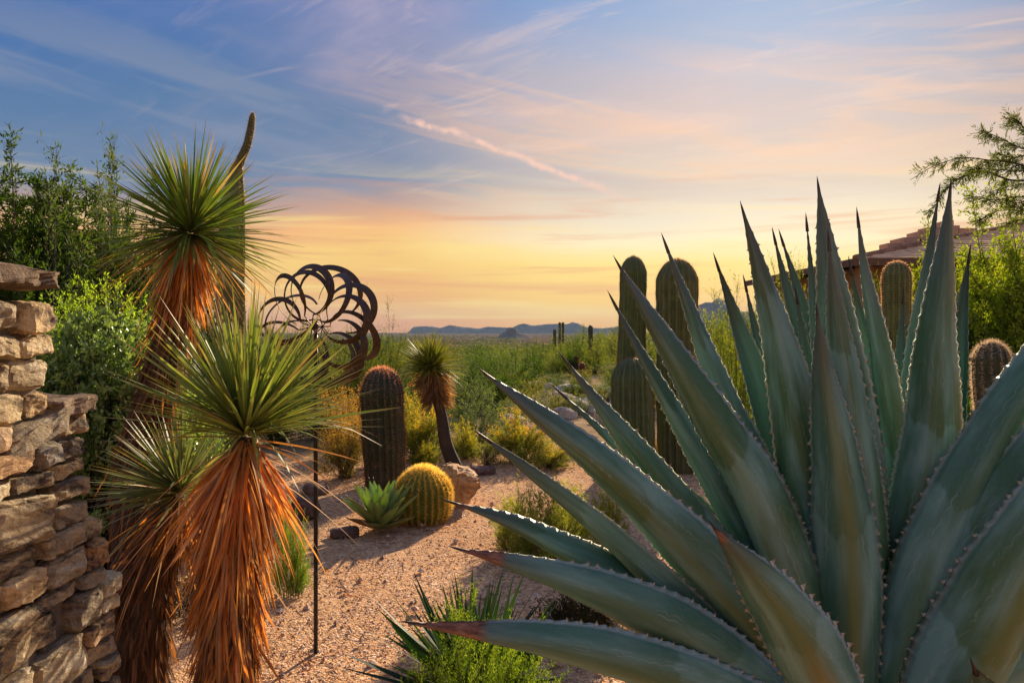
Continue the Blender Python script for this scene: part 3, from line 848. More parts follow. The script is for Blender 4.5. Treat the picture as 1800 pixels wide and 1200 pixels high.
    A([(2010, 640), (1905, 820), (1815, 965), (1735, 1110), (1650, 1260), (1580, 1360)], 2.04, 1.78, 146, rho=28, keel=0.6, seed=28, gut=0.5)
    A([(1975, 560), (1870, 730), (1780, 880), (1700, 1020), (1615, 1180), (1555, 1300)], 2.10, 1.90, 104, rho=32, seed=41, gut=0.6)
    A([(1960, 800), (1860, 930), (1770, 1050), (1680, 1180), (1590, 1320)], 2.12, 2.02, 92, rho=40, inner=0.5, seed=42, gut=0.6)
    A([(2010, 900), (1900, 985), (1800, 1062), (1700, 1150), (1570, 1310)], 2.24, 2.15, 96, rho=140, inner=1, seed=29, gut=0.7)
    A([(2010, 1010), (1900, 1095), (1790, 1165), (1680, 1240), (1570, 1340)], 2.10, 1.9, 110, rho=35, keel=0.3, seed=30)
    A([(1258, 930), (1318, 1005), (1385, 1095), (1440, 1190), (1495, 1310)], 1.98, 1.66, 138, rho=20, keel=0.85, tipbrown=0.045, seed=31, gut=0.45, tooth=1.7, label='short leaf in front with large hooked teeth and orange keel')
    A([(1712, 1172), (1728, 1215), (1728, 1270), (1690, 1350)], 1.88, 1.74, 100, rho=150, inner=0.6, seed=33, tooth=1.6)
    A([(1400, 520), (1418, 640), (1445, 800), (1490, 1200)], 2.36, 2.44, 60, rho=170, inner=0.6, seed=34)
    A([(1588, 520), (1580, 680), (1565, 850), (1520, 1220)], 2.38, 2.55, 50, rho=170, inner=0.3, seed=35)


build_agave()
# ------------------------------------------------------------------ yuccas
def ground_at(px, d):
    x = (px - 900) / F * d
    return np.array([x, d, float(gz(x, d))])


def fib_dirs(n, zmin, zmax, rng, jitter=0.06):
    k = np.arange(n) + 0.5
    z = zmin + (zmax - zmin) * k / n
    ph = k * 2.399963
    r = np.sqrt(np.clip(1 - z * z, 0, 1))
    d = np.stack([r * np.cos(ph), r * np.sin(ph), z], 1) + rng.normal(size=(n, 3)) * jitter
    return norm(d)


def yucca(label, head, trunk, seed, nblade=420, blen=0.5, bw=0.013, zmin=-0.35, lean=(0, 0, 0), skirt=None, trunk_r=(0.09, 0.12), fresh=0.35, rim=0.12,
          green=((0.10, 0.17, 0.035), (0.20, 0.27, 0.07)), group=None, sk_len=(0.22, 0.42), nskirt=2600, ddark=0.5, zmax=1.0, flyaway=60, skw=0.013, fall=4.0, tone=None):
    """head: centre of the leaf rosette; trunk: points from the head down to the soil"""
    rng = np.random.default_rng(seed)
    base = np.array(trunk[-1])
    root = thing('yucca', label, 'yucca', base, group)
    head = np.array(head, float); lean = np.array(lean, float)
    # trunk
    path, L = catmull([head] + [np.array(p) for p in trunk], 40)
    s = np.linspace(0, 1, 40)
    rad = np.interp(s, [0, 0.1, 1], [trunk_r[0] * 0.4, trunk_r[0], trunk_r[1]])
    mb = MB(); tube(mb, path, rad, 14, (0.06, 0.042, 0.03)); mb.build('trunk', M['bark'], root)
    # living blades
    mb = MB()
    d = fib_dirs(nblade, zmin, zmax, rng, 0.11)
    d = norm(d + lean)
    up = np.clip(d[:, 2], -1, 1)
    ln = blen * rng.uniform(0.68, 1.12, nblade) * np.interp(up, [-0.5, 0.1, 1], [0.92, 1.0, 0.95])
    b0 = head + d * 0.025 + np.array([0, 0, 0.04]) * np.clip(up, 0, 1)[:, None]
    ca, cb = np.array(green[0]), np.array(green[1])
    k = rng.random((nblade, 1)); c1 = ca * (1 - k) + cb * k
    old = np.clip((0.0 - up) * 1.6 + rng.normal(size=nblade) * 0.2, 0, 1)[:, None]
    c1 = c1 * (1 - 0.55 * old) + np.array([0.30, 0.24, 0.07]) * 0.55 * old
    dry = (rng.random((nblade, 1)) < 0.06); c1 = np.where(dry, np.array([0.46, 0.33, 0.15]), c1)
    side = norm(np.cross(d, rng.normal(size=(nblade, 3)) * 0.35 + np.array([0.0, 0, 1.0])))
    strips(mb, b0, d, ln, bw * rng.uniform(0.8, 1.2, nblade), rng, c1 * 0.6 + np.array([0.12, 0.11, 0.05]), c1, droop=np.clip(0.06 - up * 0.05, 0, 1) + rng.uniform(0, 0.05, nblade) + (rng.random(nblade) < 0.16) * rng.uniform(0.15, 0.6, nblade),
           nseg=4, side=side, c2=np.array([0.30, 0.20, 0.10]), ctip=0.9)
    mb.build('leaf_head', M['blade'], root, 'stuff')
    # dead blades: a shaggy skirt that covers the trunk
    if skirt:
        s0, s1, r0, r1 = skirt          # along the trunk (0 at the head), reach near the top and further down
        mb = MB()
        ss = s0 + (s1 - s0) * rng.random(nskirt) ** 0.95
        ss = np.where(rng.random(nskirt) < 0.13, s0 + 0.05 * rng.random(nskirt), ss)
        pi = np.stack([np.interp(ss, s, path[:, q]) for q in range(3)], 1)
        T = norm(np.gradient(path, axis=0)); Ti = norm(np.stack([np.interp(ss, s, T[:, q]) for q in range(3)], 1))
        a = rng.uniform(0, 2 * math.pi, nskirt)
        rd = np.stack([np.cos(a), np.sin(a), np.zeros(nskirt)], 1)
        rt = np.interp(ss, s, rad)
        f = (ss - s0) / (s1 - s0)
        spread = (r1 + (r0 - r1) * np.exp(-f * fall)) * rng.uniform(0.45, 1.3, nskirt)
        clump = vnoise(pi * np.array([1, 1, 0.5]) + rd * 0.12, seed + 2, 14.0)
        bright = np.clip(1.15 - f / max(fresh, 1e-3) * 0.55 + rng.normal(size=nskirt) * 0.20 + 0.30 * clump, 0.0, 1)[:, None]
        spread = spread * (1 + 0.35 * clump)
        dd = norm(Ti + rd * spread[:, None] + rng.normal(size=(nskirt, 3)) * 0.19)
        ln = rng.uniform(sk_len[0], sk_len[1], nskirt) * (1 - 0.35 * f)
        k = rng.random((nskirt, 1))
        new = np.array([0.66, 0.29, 0.05]) * (1 - k) + np.array([0.68, 0.38, 0.13]) * k
        old = np.array([0.085, 0.05, 0.032]) * (1 - k) + np.array([0.25, 0.135, 0.06]) * k
        kind_ = rng.choice(3, nskirt, p=[0.70, 0.20, 0.10]); new = np.where((kind_ == 1)[:, None], np.array([0.56, 0.38, 0.19]) * (0.7 + 0.5 * k), new); new = np.where((kind_ == 2)[:, None], np.array([0.30, 0.21, 0.14]) * (0.7 + 0.5 * k), new)
        if tone is not None: new = np.array(tone) * (0.8 + 0.4 * k)
        cc = (new * bright + old * (1 - bright)) * rng.uniform(0.55, 1.35, (nskirt, 1))
        sd = norm(np.cross(dd, rd + rng.normal(size=(nskirt, 3)) * 0.4))
        strips(mb, pi + rd * (rt * rng.uniform(0.5, 1.0, nskirt))[:, None], dd, ln, skw * rng.uniform(0.6, 1.25, nskirt), rng, cc * 0.9, cc, droop=rng.uniform(-0.12, 0.30, nskirt),
               nseg=4, side=sd, c2=cc * 0.7, ctip=0.7)
        # the odd dead blade sticking out
        n2 = flyaway
        a = rng.uniform(0, 2 * math.pi, n2); rd = np.stack([np.cos(a), np.sin(a), np.zeros(n2)], 1)
        dd = norm(rd + np.array([0, 0, -1.0]) * rng.uniform(0.1, 1.6, (n2, 1)))
        bs = head + T[0] * rng.uniform(0, 0.12, (n2, 1)) + rd * 0.03
        cc = np.array([0.62, 0.40, 0.17]) * rng.uniform(0.7, 1.1, (n2, 1))
        strips(mb, bs, dd, rng.uniform(0.28, 0.5, n2), 0.009, rng, cc, cc, droop=rng.uniform(0.1, 0.5, n2), nseg=5, c2=cc * 0.8)
        mb.build('dead_leaf_skirt', M['dryleaf'], root, 'stuff')
    return root


g = lambda px, d: ground_at(px, d)
yucca('tall shaggy yucca with spiky green head and orange skirt in front of the saguaro', P(336, 412, 3.4),
      [P(330, 450, 3.4), P(312, 560, 3.42), P(275, 690, 3.45), P(245, 840, 3.5), g(240, 3.5)], 41, 620, 0.50, 0.0125, -0.55, (-0.02, 0, 0.05),
      (0.0, 0.80, 0.50, 0.10), (0.07, 0.13), 0.17, fall=9.0, nskirt=3600, sk_len=(0.14, 0.30), green=((0.065, 0.13, 0.025), (0.16, 0.24, 0.045)))
yucca('stout yucca with a full orange skirt to the ground beside the thin black pole', P(432, 770, 2.7),
      [P(428, 800, 2.7), P(412, 920, 2.7), P(404, 1060, 2.7), g(398, 2.7)], 42, 460, 0.56, 0.0140, -0.18, (0.08, 0.0, 0.42),
      (0.0, 0.97, 0.40, 0.06), (0.085, 0.11), 0.75, fall=4.0, nskirt=4800, sk_len=(0.16, 0.38), green=((0.13, 0.21, 0.04), (0.36, 0.42, 0.12)), flyaway=90)
yucca('short yucca with a narrow dark trunk and pale green leaves next to the stone wall', P(318, 872, 2.95),
      [P(305, 900, 2.95), P(272, 985, 2.95), P(252, 1090, 2.95), g(246, 2.95)], 43, 330, 0.37, 0.0115, -0.15, (-0.30, -0.1, 0.12),
      (0.0, 0.97, 0.30, 0.12), (0.09, 0.11), 0.09, nskirt=4200, sk_len=(0.10, 0.22), green=((0.10, 0.15, 0.06), (0.26, 0.31, 0.14)), flyaway=30)
yucca('small yucca on a bent bare trunk among yellow shrubs behind the golden barrel cactus', P(757, 648, 7.8),
      [P(762, 675, 7.8), P(776, 730, 7.8), P(784, 780, 7.82), g(801, 7.85)], 44, 620, 0.40, 0.015, -0.25, (0, 0, 0.12),
      (0.0, 0.30, 2.2, 1.3), (0.05, 0.085), 0.9, fall=1.0, nskirt=1300, sk_len=(0.20, 0.32), green=((0.13, 0.18, 0.025), (0.34, 0.34, 0.05)), flyaway=2, tone=(0.40, 0.31, 0.17))

# ------------------------------------------------------------------ cacti
def cactus(name, label, cat, pts, rads, ribs, depth, skin, spine_c, spine_len, seed, per=7, gap=0.03, sw=0.0016, group=None, smooth_top=True, crest=None, root=None, part='body', spread=0.9, topc=None):
    """ribbed cactus: pts from the soil to the crown with radii along them"""
    rng = np.random.default_rng(seed)
    data = np.concatenate([np.array(pts, float), np.array(rads, float)[:, None]], 1)
    path, L = catmull(data, 90)
    # rounded crown
    rad = np.maximum(path[:, 3], 0); path = path[:, :3]
    n = len(path)
    T = norm(np.gradient(path, axis=0))
    ref = np.array([0.0, 1.0, 0.05]); X = norm(np.cross(ref, T)); Y = np.cross(T, X)
    sub = 6; m = ribs * sub
    th = np.arange(m) * 2 * math.pi / m + rng.uniform(0, 1)
    ph = (np.arange(m) % sub) / sub
    prof = 1 - depth * (np.sin(ph * math.pi) ** 0.8)
    R = rad[:, None] * prof[None] * (1 + 0.012 * np.sin(th * 3 + 1)[None])
    zz_ = np.linspace(0, L, n)
    R = R * (1 + 0.014 * np.sin(zz_ * 14 + seed) + 0.022 * np.sin(zz_ * 4.3 + seed * 2) + 0.01 * np.sin(zz_ * 31 + seed * 3))[:, None]
    V = path[:, None] + R[..., None] * (np.cos(th)[None, :, None] * X[:, None] + np.sin(th)[None, :, None] * Y[:, None])
    i = np.arange(n - 1)[:, None] * m; j = np.arange(m)[None]; k = (j + 1) % m
    Q = np.stack([i + j, i + k, i + m + k, i + m + j], -1).reshape(-1, 4)
    skin = np.array(skin); sh = np.ones(len(prof))
    C = skin[None, None] * sh[None, :, None] * (1 + 0.10 * rng.normal(size=(n, 1, 1)) * 0.5)
    old = np.clip(1 - np.linspace(0, 1, n) * 5, 0, 1)[:, None, None] * 0.5
    C = C * (1 - old) + np.array([0.16, 0.12, 0.075]) * old
    mb = MB(); mb.add(V.reshape(-1, 3), Q, None, np.broadcast_to(C, (n, m, 3)).reshape(-1, 3))
    mb.add([path[-1] + T[-1] * 0.002], None, None, skin); top = mb.n - 1
    mb.T.append(np.array([[top, (n - 1) * m + q, (n - 1) * m + (q + 1) % m] for q in range(m)]))
    if root is None:
        root = thing(name, label, cat, pts[0], group)
    body = mb.build(part, M['cactus'], root)
    # spines on the rib crests
    cs = np.concatenate([[0], np.cumsum(np.linalg.norm(np.diff(V[:, 0], axis=0), axis=1))])
    q = np.arange(0.02, cs[-1], gap)
    fi = np.interp(q, cs, np.arange(n)); i0 = np.clip(fi.astype(int), 0, n - 2); fr = (fi - i0)[:, None, None]
    Vc = V[:, ::sub]
    pos = Vc[i0] * (1 - fr) + Vc[i0 + 1] * fr                    # areoles x ribs
    ax = path[i0][:, None]; tz = T[i0][:, None]
    dr = (np.gradient(rad) / (L / n))[i0][:, None, None]
    rd = norm(pos - ax - np.sum((pos - ax) * tz, -1, keepdims=True) * tz)
    N = norm(rd - tz * np.clip(dr, -3, 1))
    na, nr = pos.shape[:2]
    pos = pos.reshape(-1, 3); N = N.reshape(-1, 3); tzz = np.broadcast_to(tz, (na, nr, 3)).reshape(-1, 3)
    pos = np.repeat(pos, per, 0); N = np.repeat(N, per, 0); tzz = np.repeat(tzz, per, 0)
    hf = np.repeat(np.repeat(q / cs[-1], nr), per)
    pos = pos + rng.normal(size=pos.shape) * gap * 0.12
    cnt = len(pos)
    d = norm(N + rng.normal(size=(cnt, 3)) * spread)
    fl = np.sum(d * N, 1) < 0.1; d[fl] = norm(d[fl] + N[fl] * 0.9)
    ln = spine_len * rng.uniform(0.5, 1.15, cnt)
    s = norm(np.cross(d, rng.normal(size=(cnt, 3))))
    Vs = np.stack([pos - s * sw, pos + s * sw, pos + d * ln[:, None]], 1).reshape(-1, 3)
    sc = np.array(spine_c); kk = rng.random((cnt, 1))
    Cs = sc[0] * (1 - kk) + sc[1] * kk
    if topc is not None:
        f = np.clip((hf - 0.55) / 0.4, 0, 1)[:, None]; Cs = Cs * (1 - f) + np.array(topc) * f
    mb = MB(); mb.add(Vs, None, np.arange(cnt * 3).reshape(-1, 3), np.repeat(Cs, 3, 0))
    mb.build('spines', M['spine'], root if part == 'body' else body, 'stuff')
    return root


def column(label, px_c, w_px, y_top, d, seed, ribs=18, depth=0.21, skin=(0.085, 0.115, 0.045), sp=((0.20, 0.15, 0.10), (0.36, 0.26, 0.16)), slen=0.028,
           taper=1.0, cat='cactus', name='column_cactus', lean=0, per=6, gap=0.028, group=None, topc=None, sw=0.0014, foot=0.9, blunt=1.0):
    R = w_px * d / F / 2
    b = ground_at(px_c + lean, d); t = P(px_c, y_top, d)
    H = t[2] - b[2]; pts = []; rads = []
    pts.append(b + np.array([0, 0, -0.05])); rads.append(R * foot)
    hr = R * 1.35 * blunt
    for f in (0.12, 0.3, 0.5, 0.7):
        z = b[2] + (H - hr) * f
        pts.append(np.array([b[0] + (t[0] - b[0]) * f, d, z])); rads.append(R * (foot + (1 - foot) * min(1, f * 2.2)) * (1 - (1 - taper) * f))
    Rt = R * taper
    for a in (0, 20, 40, 55, 68, 79, 87):
        pts.append(np.array([t[0], d, t[2] - hr + hr * math.sin(math.radians(a))])); rads.append(Rt * math.cos(math.radians(a)) ** 0.9)
    return cactus(name, label, cat, pts, rads, ribs, depth, skin, np.array(sp), slen, seed, per, gap, sw, group, topc=topc)


column('thick dark barrel cactus with a reddish spine fringe, left of the golden barrel', 671, 76, 646, 7.0, 51, 20, 0.20, (0.040, 0.056, 0.028),
       ((0.28, 0.09, 0.06), (0.48, 0.24, 0.15)), 0.045, name='barrel_cactus', per=7, gap=0.030, topc=(0.70, 0.36, 0.22), sw=0.0015, foot=0.86, lean=6)
column('tallest slim ribbed cactus, behind the short one', 1113, 58, 450, 8.0, 52, 16, 0.28, (0.12, 0.165, 0.055), taper=0.80, per=5, slen=0.022, lean=-6)
column('thick tall ribbed cactus with a rounded brownish top', 1190, 72, 455, 7.6, 53, 17, 0.28, (0.125, 0.155, 0.055), topc=(0.42, 0.26, 0.13))
column('short stout ribbed cactus standing in front of the tallest one', 1111, 76, 629, 7.3, 54, 18, 0.28, (0.11, 0.155, 0.06), per=5, lean=4)
column('single ribbed cactus rising among the agave leaves below the house roof', 1576, 47, 459, 6.2, 55, 16, 0.28, (0.12, 0.165, 0.055),
       ((0.40, 0.24, 0.15), (0.62, 0.42, 0.28)), 0.022, per=7, gap=0.024, topc=(0.66, 0.44, 0.30), sw=0.0013)
# young saguaro with white spines, a curled arm beside it
b = ground_at(1744, 7.0)
yr = column('young white spined cactus with a stubby side arm beyond the grass tuft', 1743, 60, 601, 7.0, 56, 13, 0.24, (0.055, 0.07, 0.035),
            ((0.45, 0.38, 0.30), (0.70, 0.62, 0.52)), 0.055, per=12, gap=0.03, sw=0.0018, foot=0.7, blunt=1.0, lean=16)
p0 = P(1752, 690, 6.95)
cactus('', '', '', [P(1748, 735, 6.95), P(1762, 705, 6.9), P(1772, 672, 6.88), P(1776, 652, 6.88), P(1777, 644, 6.88)], [0.07, 0.10, 0.105, 0.07, 0.02], 11, 0.24, (0.055, 0.07, 0.035),
       np.array(((0.45, 0.38, 0.30), (0.70, 0.62, 0.52))), 0.05, 57, 10, 0.03, 0.0018, root=yr, part='arm')
# saguaro behind the tall yucca: stout column whose thin leader curls up
d = 5.6
sg = cactus('saguaro', 'old saguaro with one thin curved leader behind the tall yucca', 'cactus',
            [ground_at(404, d), P(404, 900, d), P(404, 700, d), P(405, 500, d), P(408, 400, d), P(411, 345, d), P(413, 320, d), P(415, 302, d), P(418, 290, d)],
            [0.125, 0.128, 0.125, 0.112, 0.098, 0.080, 0.066, 0.052, 0.040], 13, 0.16, (0.10, 0.125, 0.035), np.array(((0.28, 0.2, 0.1), (0.42, 0.32, 0.16))), 0.025, 58, 6, 0.03)
cactus('', '', '', [P(413, 316, d), P(417, 296, d), P(425, 276, d), P(434, 256, d), P(440, 230, d), P(443, 210, d), P(444, 201, d), P(444.5, 198, d)], [0.040, 0.042, 0.035, 0.031, 0.028, 0.024, 0.015, 0.004],
       11, 0.16, (0.075, 0.095, 0.035), np.array(((0.28, 0.2, 0.1), (0.42, 0.32, 0.16))), 0.02, 59, 6, 0.025, 0.0012, root=sg, part='leader')
# golden barrel
d = 5.7; R = 0.232; b = ground_at(744, d); H = 0.445
pts = [b + np.array([0, 0, -0.03])]; rads = [R * 0.72]
for f, rr in ((0.04, 0.86), (0.16, 0.96), (0.32, 1.0), (0.48, 0.99), (0.62, 0.93), (0.75, 0.80), (0.86, 0.62), (0.94, 0.41), (0.985, 0.2), (0.99, 0.08)):
    pts.append(b + np.array([0, 0, H * f])); rads.append(R * rr)
cactus('golden_barrel_cactus', 'round golden barrel cactus thick with yellow spines on the gravel', 'cactus', pts, rads, 26, 0.20, (0.16, 0.20, 0.03),
       np.array(((0.62, 0.42, 0.06), (0.80, 0.62, 0.16))), 0.040, 60, 11, 0.015, 0.0018, topc=(0.95, 0.80, 0.22), spread=0.8)
# far saguaros on the slope
far_sag = [(975, 578, 10, 46, 'smallest far saguaro of three on the slope'), (984, 566, 9, 46, 'taller far saguaro beside its twin on the slope'), (989.5, 566, 8, 47.5, 'far saguaro just behind its taller twin'),
           (1038, 571, 15, 30, 'lone far saguaro column standing among yellow green bushes')]
for i, (px, yt, w, d, lb) in enumerate(far_sag):
    column(lb, px, w * 0.55, yt, d, 70 + i, 12, 0.15, (0.07, 0.085, 0.035), slen=0.03, name='saguaro', per=3, gap=0.12, sw=0.006, group='far saguaros')
for i, (px, yt, w, d, lb) in enumerate([(1012, 626, 11, 24, 'small reddish barrel cactus on the far rocky slope'), (1023, 637, 10, 22, 'smaller round reddish cactus next to the far barrel cactus')]):
    column(lb, px, w, yt, d, 80 + i, 14, 0.15, (0.07, 0.05, 0.03), ((0.3, 0.1, 0.06), (0.42, 0.18, 0.1)), 0.05, name='barrel_cactus', per=5, gap=0.06, sw=0.005, blunt=0.8)

# ------------------------------------------------------------------ small green agave by the golden barrel
def small_agave():
    d0 = 5.36; b = ground_at(668, d0); rng = np.random.default_rng(77)
    root = thing('small_agave', 'small bright green agave rosette beside the golden barrel cactus', 'agave', b)
    dirs = fib_dirs(30, 0.16, 0.97, rng, 0.05); dirs[6:] = norm(dirs[6:] + np.array([0, 0, 0.30]))
    for k, v in enumerate(dirs):
        low = v[2] < 0.22
        L = (0.37 if not low else 0.28) * rng.uniform(0.88, 1.08)
        n = 14; s = np.linspace(0, 1, n)
        rad = np.array([v[0], v[1], 0]); rad = rad / max(np.linalg.norm(rad), 1e-3)
        cur = 0.25 * (1 - v[2])
        path = b + np.array([0, 0, 0.03]) + v * (L * s)[:, None] + np.array([0, 0, 1]) * (cur * L * s ** 2)[:, None]
        T = norm(np.gradient(path, axis=0)); S = norm(np.cross(T, np.tile(np.array([0, 0, 1.0]) * 0.999 + rad * -0.05, (n, 1)))); N = np.cross(S, T)
        w = 0.052 * np.interp(s, [0, 0.2, 0.5, 0.8, 0.95, 1], [0.75, 0.75, 1.0, 0.55, 0.14, 0.02])
        us = np.linspace(-1, 1, 7)
        inn = path[:, None] + S[:, None] * (w[:, None] * us)[..., None] + N[:, None] * (0.5 * w[:, None] * us ** 2)[..., None]
        ou = inn - N[:, None] * (0.016 * (1 - s * 0.7)[:, None] * (1 - us ** 2) + 0.0006)[..., None]
        m = 7; V = np.concatenate([inn.reshape(-1, 3), ou.reshape(-1, 3)])
        i = np.arange(n - 1)[:, None] * m; j = np.arange(m - 1)[None]
        q = np.stack([i + j, i + j + 1, i + m + j + 1, i + m + j], -1).reshape(-1, 4)
        Q = np.concatenate([q, q[:, ::-1] + n * m])
        dead = low and k < 5
        base = np.array([0.34, 0.46, 0.15]) if not low else (np.array([0.36, 0.13, 0.05]) if dead and k % 2 else np.array([0.33, 0.30, 0.08]))
        c = base * rng.uniform(0.85, 1.15); C = np.tile(c, (len(V), 1))
        edge = np.tile(np.abs(us) > 0.95, n * 2); C[edge] = np.array([0.36, 0.36, 0.16])
        mb = MB(); mb.add(V, Q, None, C)
        lf = mb.build('leaf', M['agaveleaf'], root)
        sp = MB(); e = path[-1]; t_ = T[-1]; tube(sp, [e - t_ * 0.01, e + t_ * 0.012, e + t_ * 0.026], [0.003, 0.002, 0.0003], 5, (0.08, 0.045, 0.03)); sp.build('terminal_spine', M['tooth'], lf)


small_agave()

# ------------------------------------------------------------------ rocks
def boulder(name, label, px, py_base, d, size, seed, mat, rz=0.0, tilt=(0, 0), jit=0.02, sink=0.15, group=None, n=8, rnd_=0.45):
    b = ground_at(px, d)
    me = stone_mesh(name, size, seed, n, jit, 0.06)
    # rounder
    V = np.empty(len(me.vertices) * 3, np.float32); me.vertices.foreach_get('co', V); V = V.reshape(-1, 3)
    h = np.array(size) / 2; q = V / h; r = np.linalg.norm(q, axis=1, keepdims=True); f = np.clip(r, 0.9, 1.8)
    V = V * (1.18 / f) ** rnd_; me.vertices.foreach_set('co', V.ravel().astype(np.float32)); me.update()
    o = link(name, me, mat); o.location = (b[0], b[1], b[2] + size[2] * (0.5 - sink)); o.rotation_euler = (tilt[0], tilt[1], rz)
    return tag(o, label, 'rock', group)


boulder('boulder', 'smooth tan boulder leaning behind the golden barrel cactus', 797, 880, 6.2, (0.34, 0.34, 0.42), 301, M['boulder'], 0.5, (0.12, 0.34), 0.028, 0.15, rnd_=0.22, n=10)
boulder('flat_rock', 'flat dark rock at the edge of the gravel under the yellow shrubs', 846, 829, 7.5, (0.28, 0.16, 0.11), 302, M['darkrock'], 0.1, (0, 0.08))
boulder('rock', 'dark flat rock left of the small green agave', 606, 940, 5.25, (0.20, 0.13, 0.09), 303, M['darkrock'], 0.3, (0, 0), 0.015, 0.3)
boulder('rock', 'dark red rock behind the black pole', 536, 892, 5.75, (0.22, 0.2, 0.2), 304, M['darkrock'], 0.2)
boulder('rock', 'grey rock in the shade near the left bed edge', 556, 860, 6.6, (0.2, 0.2, 0.12), 305, M['darkrock'], 0.7)

# ------------------------------------------------------------------ wind sculpture
def sculpture():
    m, t, bs = principled('rusty_steel')
    n = t.noise(None, 18, 5)
    t.put(bs.inputs['Base Color'], t.ramp(n, [(0.35, (0.030, 0.020, 0.014)), (0.55, (0.085, 0.045, 0.026)), (0.7, (0.17, 0.085, 0.042))]))
    bs.inputs['Metallic'].default_value = 0.35; t.put(bs.inputs['Roughness'], t.smooth(n, 0.3, 0.7, 0.35, 0.65))
    d = 3.4; base = ground_at(555, d)
    root = thing('wind_sculpture', 'rusty steel wind spinner of curved crescent blades on a thin black pole', 'sculpture', base)
    hub = P(554, 574, d - 0.10); top = P(555, 585, d)
    mb = MB(); tube(mb, [base + np.array([0, 0, -0.1]), base + np.array([0, 0, 0.5]), top + np.array([0, 0, -0.2]), top], 0.0105, 12, (0.012, 0.012, 0.012)); mb.build('pole', attr_mat('black_paint', 0.4, 0, var=0.2), root)
    mb = MB(); ax = norm(hub - top); tube(mb, [top - ax * 0.02, hub, hub + ax * 0.03], 0.008, 8); mb.build('axle', m, root)
    mb = MB(); tube(mb, [hub - ax * 0.025, hub - ax * 0.02, hub + ax * 0.02, hub + ax * 0.028], [0.010, 0.017, 0.017, 0.008], 12); mb.build('hub', m, root)
    # two wheels of crescents, tilted a little so they read as loops
    for w, (nb, rot, offy, curl, Rc, rr) in enumerate([(9, 12, -0.030, 1, 0.172, 0.118), (8, 30, 0.075, -1, 0.174, 0.122)]):
        yaw = math.radians(-12)
        ex = np.array([math.cos(yaw), math.sin(yaw), 0]); ez = np.array([0, 0, 1.0]); ey = np.cross(ez, ex)
        c0 = hub + ey * offy
        for k in range(nb):
            a = math.radians(rot + 360 / nb * k)
            er = ex * math.cos(a) + ez * math.sin(a); et = (-ex * math.sin(a) + ez * math.cos(a)) * curl
            cen = c0 + er * Rc
            et = et * math.cos(0.35) + ey * math.sin(0.35) * (1 if k % 2 else -1)
            N_ = 40; th = np.linspace(math.radians(-172), math.radians(128), N_)
            f = np.linspace(0, 1, N_)
            wid = 0.038 * np.sin(math.pi * np.clip(f, 0.02, 0.98)) ** 0.9 + 0.005
            q = cen + rr * (np.cos(th)[:, None] * er + np.sin(th)[:, None] * et) + ey * (0.05 * np.sin(th * 0.9))[:, None]
            rad = norm(q - cen); tw = np.radians(38)
            wd = ey * math.cos(tw) + rad * math.sin(tw); nn = norm(np.cross(np.gradient(q, axis=0), wd))
            V = np.stack([q - wd * wid[:, None] / 2, q + wd * wid[:, None] / 2, q + wd * wid[:, None] / 2 + nn * 0.0025, q - wd * wid[:, None] / 2 + nn * 0.0025], 1)
            i = np.arange(N_ - 1)[:, None] * 4; j = np.arange(4)[None]; kk = (j + 1) % 4
            Q = np.stack([i + j, i + kk, i + 4 + kk, i + 4 + j], -1).reshape(-1, 4)
            Q = np.concatenate([Q, [[3, 2, 1, 0], [(N_ - 1) * 4 + z for z in range(4)]]])
            mb = MB(); mb.add(V.reshape(-1, 3), Q); mb.build('crescent_blade', m, root, smooth=False)
            mb = MB(); tube(mb, [c0, c0 * 0.5 + q[0] * 0.5, q[0]], 0.0028, 5); mb.build('spoke', m, root)


sculpture()

